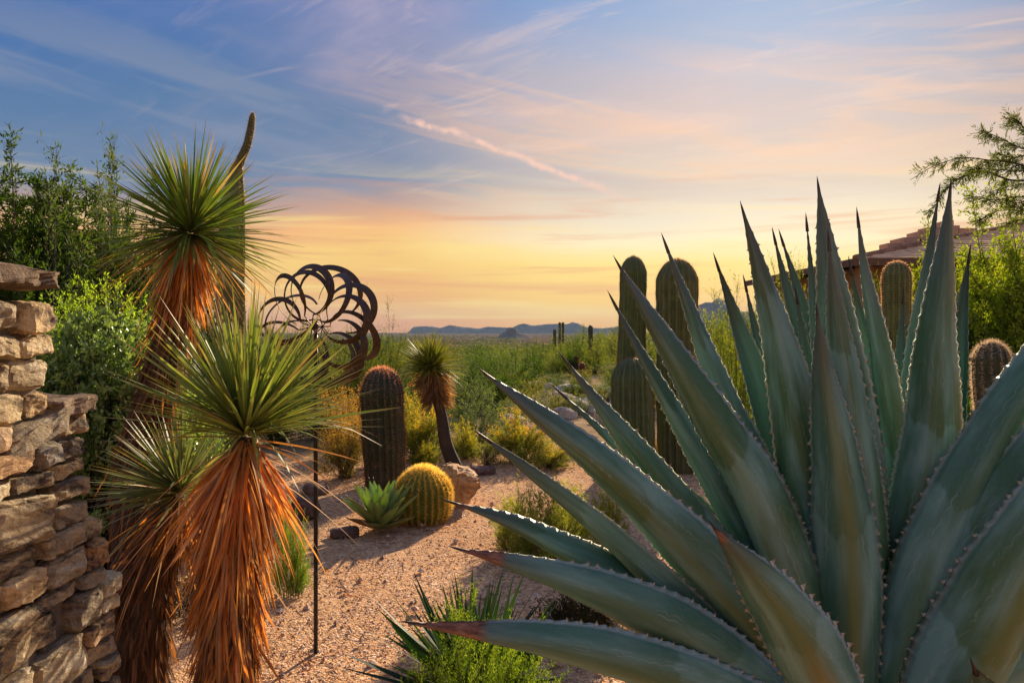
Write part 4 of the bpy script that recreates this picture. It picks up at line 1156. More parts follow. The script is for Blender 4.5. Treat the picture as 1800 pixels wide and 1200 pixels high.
# ------------------------------------------------------------------ shrubs and trees
def sprays(seed, w, h, nstem, ntwig, nleaf, leaf_l, leaf_w, lo, hi, tipc=None, tipamt=0.0, tmin=0.45, upright=0.5, rough=0.25, stem_r=0.008, stemc=(0.10, 0.075, 0.05), open_=0.0,
           twig_l=0.22, drop=0.0, base_r=0.12, power=1.0, flat=1.0, zlow=0.05, lobes=1.0):
    """one shrub as (stem mesh, foliage mesh): stems fan out from the root, twigs leave them, leaves sit on the twigs"""
    rng = np.random.default_rng(seed)
    az = rng.uniform(0, 2 * math.pi, nstem); u = rng.random(nstem)
    pol = np.arccos(np.clip(1 - u * (1 - zlow), 0, 1))
    lob = 1 + lobes * (0.16 * np.sin(az * 3 + rng.uniform(0, 6)) + 0.10 * np.sin(az * 5 + rng.uniform(0, 6)))
    r = rng.uniform(1 - rough * 1.6, 1.0 + rough * 0.35, nstem) * lob
    E = np.stack([np.cos(az) * np.sin(pol) * w / 2 * r, np.sin(az) * np.sin(pol) * w / 2 * r * flat, np.maximum(np.cos(pol), 0.08) ** power * h * r], 1)
    B0 = np.stack([np.cos(az), np.sin(az), np.zeros(nstem)], 1) * (rng.random(nstem) * base_r * w)[:, None]
    def P_at(i, t):
        q = B0[i] * (1 - t)[:, None] + E[i] * np.stack([t ** 1.35, t ** 1.35, t ** 0.85], 1)
        return q
    mb = MB()
    ts = np.linspace(0, 1, 6)
    for i in range(nstem):
        q = P_at(np.full(6, i), ts) + rng.normal(size=(6, 3)) * 0.012 * w * ts[:, None]
        tube(mb, q, stem_r * np.linspace(1, 0.25, 6) * rng.uniform(0.7, 1.3), 4, np.array(stemc) * rng.uniform(0.7, 1.3), cap=False)
    nt = nstem * ntwig
    ti = np.repeat(np.arange(nstem), ntwig); tt = tmin + (1 - tmin) * rng.random(nt) ** 0.7
    p0 = P_at(ti, tt); p1 = P_at(ti, np.minimum(tt + 0.05, 1.05)); tang = norm(p1 - p0 + 1e-6)
    td = norm(tang * 0.6 + rng.normal(size=(nt, 3)) * 0.55 + np.array([0, 0, upright]) - np.array([0, 0, drop]))
    tl = twig_l * h * rng.uniform(0.5, 1.2, nt)
    s_ = norm(np.cross(td, rng.normal(size=(nt, 3)))) * stem_r * 0.22
    Vt = np.stack([p0 - s_, p0 + s_, p0 + td * tl[:, None]], 1).reshape(-1, 3)
    mb.add(Vt, None, np.arange(nt * 3).reshape(-1, 3), np.array(stemc) * 1.1)
    stems = mb.mesh('stems')
    li = rng.integers(0, nt, nleaf); lt = rng.random(nleaf) ** 0.8
    pos = p0[li] + td[li] * (tl[li] * lt)[:, None] + rng.normal(size=(nleaf, 3)) * leaf_l * 0.25
    pos[:, 2] = np.maximum(pos[:, 2], 0.01)
    dd = norm(td[li] * 0.7 + rng.normal(size=(nleaf, 3)) * 0.6 + np.array([0, 0, upright * 0.4 - drop]))
    k = rng.random((nleaf, 1)); tw = rng.random(nt)[li][:, None]
    k = 0.5 * k + 0.5 * tw
    c = np.array(lo) * (1 - k) + np.array(hi) * k
    if tipc is not None:
        f = np.clip((pos[:, 2] / h - 0.22) * 2.2, 0, 1) * np.clip((lt * 0.5 + tt[li] * 0.5 - 0.35) * 2, 0, 1) * (rng.random(nt)[li] < tipamt * 1.3) * rng.uniform(0.5, 1, nleaf)
        tc = np.array(tipc)
        if tc.ndim == 1: tc = tc[None]
        c = c * (1 - f[:, None]) + tc[rng.integers(0, len(tc), nt)[li]] * f[:, None]
    mb = MB()
    leaves(mb, pos, dd, leaf_l * rng.uniform(0.6, 1.25, nleaf), leaf_w * rng.uniform(0.7, 1.2, nleaf), rng, c, 0.15)
    return stems, mb.mesh('foliage')


SH = {}
def shrub_kind(key, *a, mat='leaf', **k):
    s, f = sprays(*a, **k)
    s.materials.append(M['bark']); f.materials.append(M[mat])
    SH[key] = (s, f, a[1], a[2])


def shrub(key, name, label, cat, px, d, w_px=None, top=None, w=None, h=None, rz=None, group=None, dz=0.0, seed=0):
    """place one shrub: width in photo pixels and the photo row of its top"""
    s, f, kw, kh = SH[key]
    b = ground_at(px, d); b[2] += dz
    W = w if w is not None else w_px * d / F
    H = h if h is not None else (CAM_H - (top - HOR) / F * d) - b[2]
    r = random.Random(int(px * 7 + d * 13) + seed)
    root = thing(name, label, cat, b, group, rz if rz is not None else r.uniform(0, 6.28), (W / kw, W / kw, H / kh))
    for nm, me in (('stems', s), ('foliage', f)):
        o = bpy.data.objects.new(nm, me); COL.objects.link(o); o.parent = root
        if nm == 'foliage': o['kind'] = 'stuff'
    return root


YEL = [(0.80, 0.52, 0.05), (0.74, 0.34, 0.035), (0.66, 0.50, 0.08), (0.72, 0.26, 0.04)]
shrub_kind('turpentine', 1, 1.0, 0.9, 90, 16, 24000, 0.036, 0.0080, (0.12, 0.17, 0.03), (0.30, 0.34, 0.07), YEL, 0.40, 0.35, 0.9, 0.2, 0.005, (0.13, 0.085, 0.05))
shrub_kind('turpentine2', 2, 1.0, 0.8, 80, 16, 22000, 0.036, 0.0080, (0.13, 0.17, 0.03), (0.30, 0.32, 0.07), [(0.80, 0.62, 0.08), (0.66, 0.55, 0.08), (0.74, 0.40, 0.05)], 0.40, 0.35, 0.9, 0.2, 0.005, (0.13, 0.085, 0.05))
shrub_kind('drybush', 3, 1.0, 1.0, 90, 14, 16000, 0.036, 0.0080, (0.14, 0.12, 0.05), (0.28, 0.23, 0.10), [(0.62, 0.32, 0.10), (0.52, 0.25, 0.09)], 0.75, 0.25, 0.8, 0.2, 0.005, (0.12, 0.09, 0.07))
shrub_kind('sage', 4, 1.3, 1.0, 90, 14, 9500, 0.034, 0.010, (0.085, 0.125, 0.065), (0.17, 0.225, 0.12), None, 0, 0.35, 0.4, 0.22, 0.006, (0.09, 0.08, 0.06))
shrub_kind('creosote', 5, 1.4, 1.8, 70, 22, 11000, 0.045, 0.010, (0.030, 0.055, 0.010), (0.095, 0.13, 0.02), [(0.20, 0.20, 0.03)], 0.4, 0.28, 1.0, 0.28, 0.008, (0.07, 0.055, 0.04), twig_l=0.16)
shrub_kind('creosote2', 6, 1.5, 1.7, 80, 20, 11000, 0.042, 0.010, (0.035, 0.065, 0.012), (0.11, 0.155, 0.025), [(0.24, 0.24, 0.04)], 0.5, 0.28, 0.8, 0.25, 0.008, (0.07, 0.055, 0.04), twig_l=0.16)
shrub_kind('paloverde', 7, 2.4, 2.0, 60, 26, 11000, 0.055, 0.014, (0.10, 0.16, 0.02), (0.24, 0.30, 0.04), [(0.36, 0.34, 0.05)], 0.4, 0.35, 0.4, 0.30, 0.014, (0.13, 0.14, 0.05), twig_l=0.18)
shrub_kind('greenbush', 8, 2.0, 1.5, 70, 22, 9500, 0.060, 0.018, (0.030, 0.070, 0.014), (0.095, 0.165, 0.03), None, 0, 0.35, 0.5, 0.28, 0.012, (0.07, 0.06, 0.04))
shrub_kind('greenbush2', 9, 2.2, 1.5, 70, 22, 9500, 0.060, 0.018, (0.05, 0.09, 0.012), (0.15, 0.21, 0.03), [(0.26, 0.28, 0.04)], 0.3, 0.35, 0.5, 0.28, 0.012, (0.07, 0.06, 0.04))
shrub_kind('lowscrub', 10, 1.0, 0.6, 60, 12, 4500, 0.040, 0.010, (0.11, 0.13, 0.05), (0.24, 0.24, 0.09), [(0.34, 0.30, 0.10)], 0.4, 0.3, 0.6, 0.25, 0.006, (0.11, 0.08, 0.06))
shrub_kind('feather', 11, 0.62, 0.58, 130, 16, 36000, 0.016, 0.0026, (0.10, 0.19, 0.02), (0.24, 0.36, 0.045), [(0.32, 0.40, 0.06)], 0.4, 0.15, 0.9, 0.22, 0.0028, (0.12, 0.15, 0.04), twig_l=0.14, base_r=0.35)
shrub_kind('lowyellow', 12, 0.85, 0.48, 110, 14, 26000, 0.024, 0.0050, (0.16, 0.21, 0.035), (0.34, 0.38, 0.08), [(0.45, 0.42, 0.10)], 0.4, 0.3, 0.8, 0.22, 0.004, (0.22, 0.11, 0.05), base_r=0.3)
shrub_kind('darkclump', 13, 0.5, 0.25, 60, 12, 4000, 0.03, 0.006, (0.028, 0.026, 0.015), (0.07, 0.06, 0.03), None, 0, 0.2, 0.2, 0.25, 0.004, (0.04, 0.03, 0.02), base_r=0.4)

# yellow and orange shrubs round the end of the gravel
shrub('drybush', 'dry_shrub', 'dry brown shrub with orange tops left of the dark barrel cactus', 'shrub', 608, 7.4, 105, 705)
shrub('drybush', 'dry_shrub', 'taller orange topped dry shrub behind the left brown one', 'shrub', 600, 8.7, 100, 672)
shrub('turpentine', 'flowering_shrub', 'yellow and orange shrub between the dark barrel cactus and the small yucca', 'shrub', 735, 8.5, 120, 708)
shrub('turpentine2', 'flowering_shrub', 'small yellow shrub right of the bent yucca trunk', 'shrub', 818, 8.4, 60, 752)
shrub('turpentine2', 'flowering_shrub', 'low yellow shrub just left of the bent yucca trunk', 'shrub', 745, 8.1, 60, 785)
shrub('turpentine', 'flowering_shrub', 'broad orange and yellow shrub behind the flat dark rock', 'shrub', 912, 8.2, 130, 730)
shrub('turpentine', 'flowering_shrub', 'low orange shrub right of the broad flowering shrub', 'shrub', 968, 7.8, 90, 778)
shrub('lowscrub', 'low_shrub', 'little green shrub beside the flat dark rock', 'shrub', 856, 8.0, 55, 778)
shrub('turpentine', 'flowering_shrub', 'small golden shrub at the foot of the thick tall cactus', 'shrub', 1232, 7.5, 55, 785)
shrub('drybush', 'dry_shrub', 'dry tan shrub between the short and the thick cactus', 'shrub', 1150, 8.4, 60, 770)
shrub('turpentine2', 'flowering_shrub', 'yellow shrub behind the left agave tips near the slope', 'shrub', 1030, 8.6, 90, 775)
# grey green and dark shrubs behind
shrub('sage', 'sage_bush', 'grey green bush behind the bent yucca trunk', 'shrub', 838, 9.6, 150, 676)
shrub('sage', 'sage_bush', 'grey green bush to the left of the small yucca head', 'shrub', 700, 10.5, 110, 665)
shrub('sage', 'sage_bush', 'grey green bush partly behind the orange shrubs', 'shrub', 905, 11.0, 90, 700)
shrub('creosote', 'creosote_bush', 'tall dark creosote bush right behind the wind spinner', 'shrub', 640, 10.5, 130, 548)
shrub('creosote', 'creosote_bush', 'creosote bush with upright sprigs above the dark barrel cactus', 'shrub', 688, 12.5, 110, 560)
shrub('creosote2', 'creosote_bush', 'creosote bush behind the black pole', 'shrub', 565, 10.0, 140, 585)
shrub('creosote2', 'creosote_bush', 'creosote bush behind the orange yucca skirt', 'shrub', 490, 9.5, 140, 570)
shrub('creosote2', 'creosote_bush', 'creosote bush behind the small yucca head', 'shrub', 745, 15.0, 120, 592)
shrub('greenbush', 'green_bush', 'deep green bush right of the small yucca', 'shrub', 850, 14.5, 120, 622)
shrub('greenbush', 'green_bush', 'deep green bush above the pale rocks', 'shrub', 905, 17.0, 110, 618)
# garden plants close by
shrub('lowyellow', 'low_shrub', 'yellow green low shrub on the gravel behind the left agave leaves', 'shrub', 975, 4.75, 200, 866)
shrub('lowyellow', 'low_shrub', 'yellow green plant at the left end of the low shrub by the agave', 'shrub', 912, 5.0, 110, 885)
shrub('lowyellow', 'low_shrub', 'small yellow green tuft under the long agave leaf', 'shrub', 1070, 5.3, 80, 872)
shrub('feather', 'feathery_shrub', 'bright green feathery shrub under the lowest agave leaf', 'shrub', 850, 2.55, 290, 1062)
shrub('feather', 'feathery_shrub', 'green feathery shrub at the bottom edge of the gravel', 'shrub', 765, 2.75, 130, 1140)
shrub('feather', 'feathery_shrub', 'small bright green tuft behind the stout yucca skirt', 'shrub', 508, 4.1, 75, 880)
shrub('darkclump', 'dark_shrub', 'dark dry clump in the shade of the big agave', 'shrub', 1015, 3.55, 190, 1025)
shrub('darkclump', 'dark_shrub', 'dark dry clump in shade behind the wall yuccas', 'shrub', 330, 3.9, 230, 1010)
# right side
shrub('paloverde', 'green_tree', 'yellow green bushy tree behind the tilted agave leaves', 'tree', 1295, 9.5, 170, 508)
shrub('paloverde', 'green_tree', 'yellow green tree top behind the middle agave leaves', 'tree', 1395, 11.5, 130, 470)
shrub('greenbush2', 'green_bush', 'green bush at the foot of the yellow green tree', 'shrub', 1265, 8.8, 90, 610)

# scrub on the slope: rows of bushes one behind the other
def slope_scrub():
    r = random.Random(9); seen = set()
    rows = [(13.0, 0.6, 1.0, 60), (16.5, 0.8, 1.2, 62), (20.5, 1.2, 1.8, 64), (25, 1.4, 2.1, 58), (31, 1.5, 2.4, 50), (38, 1.8, 2.6, 42), (48, 2.2, 3.2, 36), (62, 3.2, 4.6, 30)]
    kinds = ['greenbush', 'greenbush2', 'creosote2', 'paloverde', 'sage']
    k = 0
    for (d, h0, h1, step) in rows:
        px = 420 + r.uniform(0, 30)
        while px < 1480:
            sky = np.interp(px, [420, 560, 640, 700, 760, 980, 1005, 1080, 1200, 1300, 1480], [575, 585, 590, 596, 605, 602, 586, 576, 560, 545, 530])
            rocky = 890 < px < 1100 and d < 23
            p2 = px + r.uniform(-8, 8); dd = d * r.uniform(0.93, 1.07)
            if rocky:
                kind = r.choice(['lowscrub', 'lowscrub', 'sage', 'greenbush2']); h = r.uniform(0.35, 0.62); w = r.uniform(0.6, 1.0)
                lb, gr, nm = ({'lowscrub': 'low straw coloured', 'sage': 'low grey green', 'greenbush2': 'low olive'}[kind] + ' shrub among pale rocks ' + ('near the gravel' if d < 14 else 'midway' if d < 18 else 'high') + (' toward the orange shrubs' if px < 950 else ' toward the red barrels' if px < 1030 else ' toward the tall cacti')), 'low shrubs on the rocky slope', 'low_shrub'
            else:
                kind = r.choice(kinds + (['paloverde', 'greenbush2'] if px > 960 else ['greenbush', 'creosote2'])); h = r.uniform(h0, h1)
                gr_ = ground_at(p2, dd); h = min(h, CAM_H - (sky + r.uniform(0, 14) - HOR) / F * dd - gr_[2]); w = min(h, 2.2) * r.uniform(1.1, 1.6)
                if h < 0.5: px += step * 0.5; continue
                rowname = {13.0: 'just past the yellow shrubs', 16.5: 'in the second row of scrub', 20.5: 'in the third row of scrub', 25: 'halfway up the scrub', 31: 'high in the scrub', 38: 'near the top of the scrub', 48: 'just under the skyline', 62: 'on the skyline'}[d]
                look = {'greenbush': 'deep green rounded bush', 'greenbush2': 'olive rounded bush', 'creosote2': 'upright dark olive bush', 'paloverde': 'yellow green airy bush', 'sage': 'grey green low bush'}[kind]
                marks = [(450, 'behind the saguaro'), (500, 'left of the wind spinner'), (550, 'behind the spinner hub'), (600, 'behind the spinner blades'), (650, 'above the dark barrel cactus'), (700, 'left of the small yucca head'),
                         (757, 'behind the small yucca head'), (805, 'right of the small yucca head'), (850, 'left of the butte'), (900, 'below the butte'), (945, 'left of the paired saguaros'), (985, 'below the paired saguaros'), (1012, 'beside the far red barrels'),
                         (1040, 'by the lone far saguaro'), (1075, 'left of the tall slim cactus'), (1150, 'between the two tall cacti'), (1245, 'right of the thick tall cactus'), (1320, 'behind the tilted agave leaves'), (1400, 'behind the middle agave leaves'), (1460, 'behind the tallest agave leaf')]
                lb, gr, nm = (look + ' ' + rowname + ' ' + min(marks, key=lambda q: abs(q[0] - p2))[1], 'bushes on the far slope', 'desert_bush')
                if lb in seen: px += step * 0.25; continue
                seen.add(lb)
            shrub(kind, nm, lb, 'shrub', p2, dd, w=w, h=h, group=gr, seed=k); k += 1
            px += step * r.uniform(0.5, 0.9)
    for i in range(44):
        px = r.uniform(895, 1105); d = r.uniform(10.5, 21)
        s = r.uniform(0.18, 0.52)
        boulder('slope_rock', 'pale rock lying on the scrubby slope', px, 0, d, (s, s * r.uniform(.7, 1.2), s * r.uniform(.4, .75)), 400 + i, M['palerock'], r.uniform(0, 3), (r.uniform(-.2, .2), r.uniform(-.2, .2)), 0.05, 0.25, 'pale rocks on the slope', 4)


slope_scrub()
# ------------------------------------------------------------------ left: hedges and tall shrubs behind the wall
shrub_kind('hedge', 21, 1.2, 1.5, 520, 14, 60000, 0.034, 0.019, (0.09, 0.16, 0.04), (0.22, 0.34, 0.09), [(0.34, 0.46, 0.15)], 0.6, 0.55, 0.5, 0.05, 0.006, (0.06, 0.045, 0.03), mat='glossleaf', twig_l=0.07, base_r=0.4, power=0.5, zlow=0.0, lobes=0.15)
shrub_kind('brightshrub', 22, 1.4, 1.8, 260, 18, 34000, 0.030, 0.009, (0.20, 0.34, 0.03), (0.36, 0.54, 0.05), [(0.42, 0.58, 0.07)], 0.6, 0.5, 0.8, 0.10, 0.006, (0.08, 0.07, 0.04), twig_l=0.08, base_r=0.4, power=0.5, zlow=0.0, lobes=0.2)
shrub_kind('tallshrub', 23, 1.7, 3.3, 60, 56, 62000, 0.072, 0.018, (0.016, 0.042, 0.008), (0.060, 0.115, 0.018), [(0.10, 0.16, 0.03)], 0.3, 0.18, 0.5, 0.30, 0.014, (0.08, 0.06, 0.045), twig_l=0.075, base_r=0.25, zlow=0.12)
shrub_kind('wispshrub', 24, 1.2, 3.4, 14, 40, 3600, 0.075, 0.016, (0.05, 0.09, 0.03), (0.11, 0.17, 0.06), None, 0, 0.3, 0.5, 0.32, 0.014, (0.10, 0.075, 0.06), twig_l=0.085, base_r=0.2, zlow=0.25)
shrub('hedge', 'hedge', 'rounded clipped hedge of small glossy leaves beside the stone wall', 'hedge', 178, 4.5, 320, 556)
shrub('hedge', 'hedge', 'dark end of clipped hedge hidden behind the yucca trunks', 'hedge', 285, 5.0, 200, 640)
shrub('brightshrub', 'bright_shrub', 'bright lime green shrub rising behind the clipped hedge', 'shrub', 175, 5.7, 330, 508)
shrub('tallshrub', 'tall_shrub', 'tall leafy shrub at the far left behind the wall cap', 'shrub', 40, 7.0, 260, 300)
shrub('tallshrub', 'tall_shrub', 'tall leafy shrub between the wall and the tall yucca', 'shrub', 130, 7.6, 290, 320)
shrub('tallshrub', 'tall_shrub', 'leafy shrub directly behind the tall yucca head', 'shrub', 225, 8.4, 230, 345)
shrub('tallshrub', 'tall_shrub', 'leafy shrub low behind the orange yucca skirt', 'shrub', 330, 9.4, 220, 455)
shrub('tallshrub', 'tall_shrub', 'shaded leafy shrub behind the two tall left shrubs', 'shrub', 85, 9.2, 330, 320)
shrub('tallshrub', 'tall_shrub', 'shaded leafy shrub in the gap between hedge and tall yucca', 'shrub', 215, 6.9, 190, 420)
shrub('wispshrub', 'wispy_shrub', 'thin airy shrub poking up left of the yucca head', 'shrub', 188, 6.6, 150, 236)
shrub('wispshrub', 'wispy_shrub', 'airy sprigs above the tall shrubs near the wall', 'shrub', 95, 6.8, 180, 252)
# ------------------------------------------------------------------ right: trees, grass, house
shrub_kind('limetree', 25, 3.4, 3.1, 110, 44, 60000, 0.080, 0.032, (0.11, 0.19, 0.015), (0.28, 0.37, 0.035), [(0.34, 0.40, 0.04)], 0.4, 0.40, 0.2, 0.22, 0.018, (0.09, 0.075, 0.05), twig_l=0.11, base_r=0.1, drop=0.25, zlow=0.1)
shrub('limetree', 'lime_tree', 'lime green crown overlapping the roof at the picture edge', 'tree', 1840, 9.5, 260, 385)
shrub('limetree', 'lime_tree', 'lime green leafy tree under the house roof at the edge', 'tree', 1765, 11.0, 300, 398)
shrub('limetree', 'lime_tree', 'green tree between the single cactus and the tall agave leaf', 'tree', 1622, 13.0, 150, 442)
shrub('limetree', 'lime_tree', 'lower green tree below the roof beside the right agave tip', 'tree', 1700, 12.0, 160, 470)
shrub('greenbush', 'green_bush', 'dark bush in shade beneath the lime green tree', 'shrub', 1745, 10.4, 230, 575)
shrub('greenbush2', 'green_bush', 'green bush behind the single ribbed cactus', 'shrub', 1560, 10.0, 140, 540)
shrub('creosote2', 'creosote_bush', 'olive bush seen between the upright agave leaves', 'shrub', 1470, 10.0, 120, 520)
shrub('lowscrub', 'low_shrub', 'low olive shrub below the white spined cactus', 'shrub', 1785, 9.0, 90, 690)


def blades_thing(name, label, cat, px, d, n, L, w, zmin, seed, lo, hi, up=0.3, droop=0.2, mat='blade'):
    rng = np.random.default_rng(seed); b = ground_at(px, d)
    root = thing(name, label, cat, b)
    dd = norm(fib_dirs(n, zmin, 1.0, rng, 0.10) + np.array([0, 0, up]))
    k = rng.random((n, 1)); c = np.array(lo) * (1 - k) + np.array(hi) * k
    mb = MB(); off = np.stack([rng.normal(size=n), rng.normal(size=n), np.zeros(n)], 1) * L * 0.06
    strips(mb, b + off + np.array([0, 0, 0.01]), dd, L * rng.uniform(0.7, 1.1, n), w * rng.uniform(0.8, 1.2, n), rng, c * 0.8, c, droop=droop * rng.uniform(0.3, 1.2, n), nseg=4, c2=c * 0.6, ctip=0.9)
    mb.build('leaf_head', M[mat], root, 'stuff')
    return root


blades_thing('spiky_rosette', 'dark green spiky rosette behind the feathery shrub', 'yucca', 832, 2.92, 130, 0.55, 0.028, 0.02, 91, (0.012, 0.045, 0.014), (0.04, 0.10, 0.03), 0.45, 0.03)
blades_thing('grass_tuft', 'bright green grass tuft between the agave leaf and the white spined cactus', 'grass', 1708, 9.0, 420, 0.85, 0.012, 0.3, 92, (0.10, 0.22, 0.02), (0.22, 0.36, 0.05), 0.8, 0.25, 'leaf')


def box(mb, x0, x1, y0, y1, z0, z1, col=(0.3, 0.2, 0.15)):
    V = [(x0, y0, z0), (x1, y0, z0), (x1, y1, z0), (x0, y1, z0), (x0, y0, z1), (x1, y0, z1), (x1, y1, z1), (x0, y1, z1)]
    mb.add(V, [[0, 3, 2, 1], [4, 5, 6, 7], [0, 1, 5, 4], [1, 2, 6, 5], [2, 3, 7, 6], [3, 0, 4, 7]], None, col)


def house():
    M['stucco'] = attr_mat('stucco', 0.9, 0, var=0.15, bumps=0.3, bscale=30)
    M['tile'] = attr_mat('roof_tile', 0.9, 0, var=0.3, bumps=0.3, bscale=12, nscale=2.0, spec=0.0)
    root = thing('house', 'low desert house with tiled hip roof and stepped stone parapet', 'house', (18, 28, float(gz(18, 28))))
    z0 = -0.5
    A_ = np.array([12.35, 24.6, 4.15]); B_ = np.array([27.0, 23.8, 4.15]); R0 = np.array([22.6, 30.0, 6.25]); R1 = np.array([30.0, 29.6, 6.25]); C_ = np.array([12.35, 36.0, 4.15]); D_ = np.array([27, 36, 4.15])
    mb = MB(); box(mb, 13.3, 27, 25.8, 35.2, z0, 4.0, (0.34, 0.185, 0.10)); mb.build('wall', M['stucco'], root, smooth=False)
    for x in (13.0, 17.0, 21.0):
        mb = MB(); box(mb, x - 0.22, x + 0.22, 25.0, 25.45, z0, 4.0, (0.36, 0.20, 0.11)); mb.build('porch_post', M['stucco'], root, smooth=False)
    # window with frame and pane
    for x in (15.0, 18.8):
        mb = MB(); box(mb, x - 0.8, x + 0.8, 25.74, 25.797, 1.0, 2.9, (0.10, 0.07, 0.05)); wd = mb.build('window', M['stucco'], root, smooth=False)
        mb = MB(); box(mb, x - 0.7, x + 0.7, 25.70, 25.737, 1.1, 2.8, (0.03, 0.035, 0.04)); mb.build('pane', M['tooth'], wd, smooth=False)
    mb = MB()
    mb.add([A_ + [0, 0, -0.02], B_ + [0, 0, -0.02], D_ + [0, 0, -0.02], C_ + [0, 0, -0.02]], [[3, 2, 1, 0]], None, (0.20, 0.12, 0.07))
    mb.add([A_, B_, R1, R0, C_, D_], [[0, 1, 2, 3], [4, 3, 2, 5]], [[0, 3, 4], [1, 5, 2]], (0.22, 0.14, 0.10))
    roof = mb.build('roof', M['tile'], root, smooth=False)
    mb = MB()
    dv = norm(B_ - A_)
    q = [A_ + [-0.05, -0.05, -0.24], B_ + [0, -0.05, -0.24], B_ + [0, -0.05, 0.03], A_ + [-0.05, -0.05, 0.03]]
    q2 = [p + np.array([0, 0.08, 0]) for p in q]
    mb.add(q + q2, [[0, 1, 2, 3], [7, 6, 5, 4], [3, 2, 6, 7], [0, 4, 5, 1], [0, 3, 7, 4], [1, 5, 6, 2]], None, (0.17, 0.10, 0.06))
    mb.build('fascia', M['stucco'], root, smooth=False)
    mb = MB(); q = [A_ + [-0.06, 0, -0.24], C_ + [-0.06, 0, -0.24], C_ + [-0.06, 0, 0.03], A_ + [-0.06, 0, 0.03]]; q2 = [p + np.array([0.08, 0, 0]) for p in q]
    mb.add(q + q2, [[3, 2, 1, 0], [4, 5, 6, 7], [7, 6, 2, 3], [1, 5, 4, 0], [4, 7, 3, 0], [2, 6, 5, 1]], None, (0.17, 0.10, 0.06)); mb.build('fascia', M['stucco'], root, smooth=False)
    # tile courses on the front slope
    nrow = 17
    rr = random.Random(3)
    nrm = norm(np.cross(B_ - A_, R0 - A_))
    for k in range(nrow):
        f0, f1 = k / nrow, (k + 1) / nrow + 0.012
        a0 = A_ + (R0 - A_) * f0; b0 = B_ + (R1 - B_) * f0; a1 = A_ + (R0 - A_) * f1; b1 = B_ + (R1 - B_) * f1
        V = [a0 + nrm * 0.075, b0 + nrm * 0.075, b1 + nrm * 0.02, a1 + nrm * 0.02, a0 + nrm * 0.01, b0 + nrm * 0.01]
        c = np.array([0.78, 0.58, 0.38]) * rr.uniform(0.8, 1.12)
        mb = MB(); mb.add(V, [[0, 1, 2, 3], [4, 5, 1, 0]], [[0, 3, 4]], c); mb.build('tile_course', M['tile'], roof, smooth=False)
    mb = MB(); tube(mb, [A_ + nrm * 0.06, A_ * 0.5 + R0 * 0.5 + nrm * 0.06, R0 + nrm * 0.06], 0.11, 8, (0.30, 0.19, 0.13)); mb.build('hip_tiles', M['tile'], roof)
    # stepped parapet behind the roof
    Y = 33.0
    for (xa, xb, yt) in [(1530, 1552, 446), (1545, 1568, 441), (1566, 1592, 426), (1589, 1619, 417), (1617, 1640, 406), (1636, 1672, 398), (1668, 1679, 386), (1677, 1692, 395), (1690, 1720, 400)]:
        p0 = P(xa, yt, Y); p1 = P(xb, yt, Y)
        mb = MB(); box(mb, p0[0], p1[0], Y + (xa % 7) * 0.05, Y + 1.0 + (xa % 5) * 0.06, 3.5, p0[2], (0.52 + (xa % 4) * 0.03, 0.35, 0.23)); mb.build('parapet_block', M['stucco'], root, smooth=False)


house()


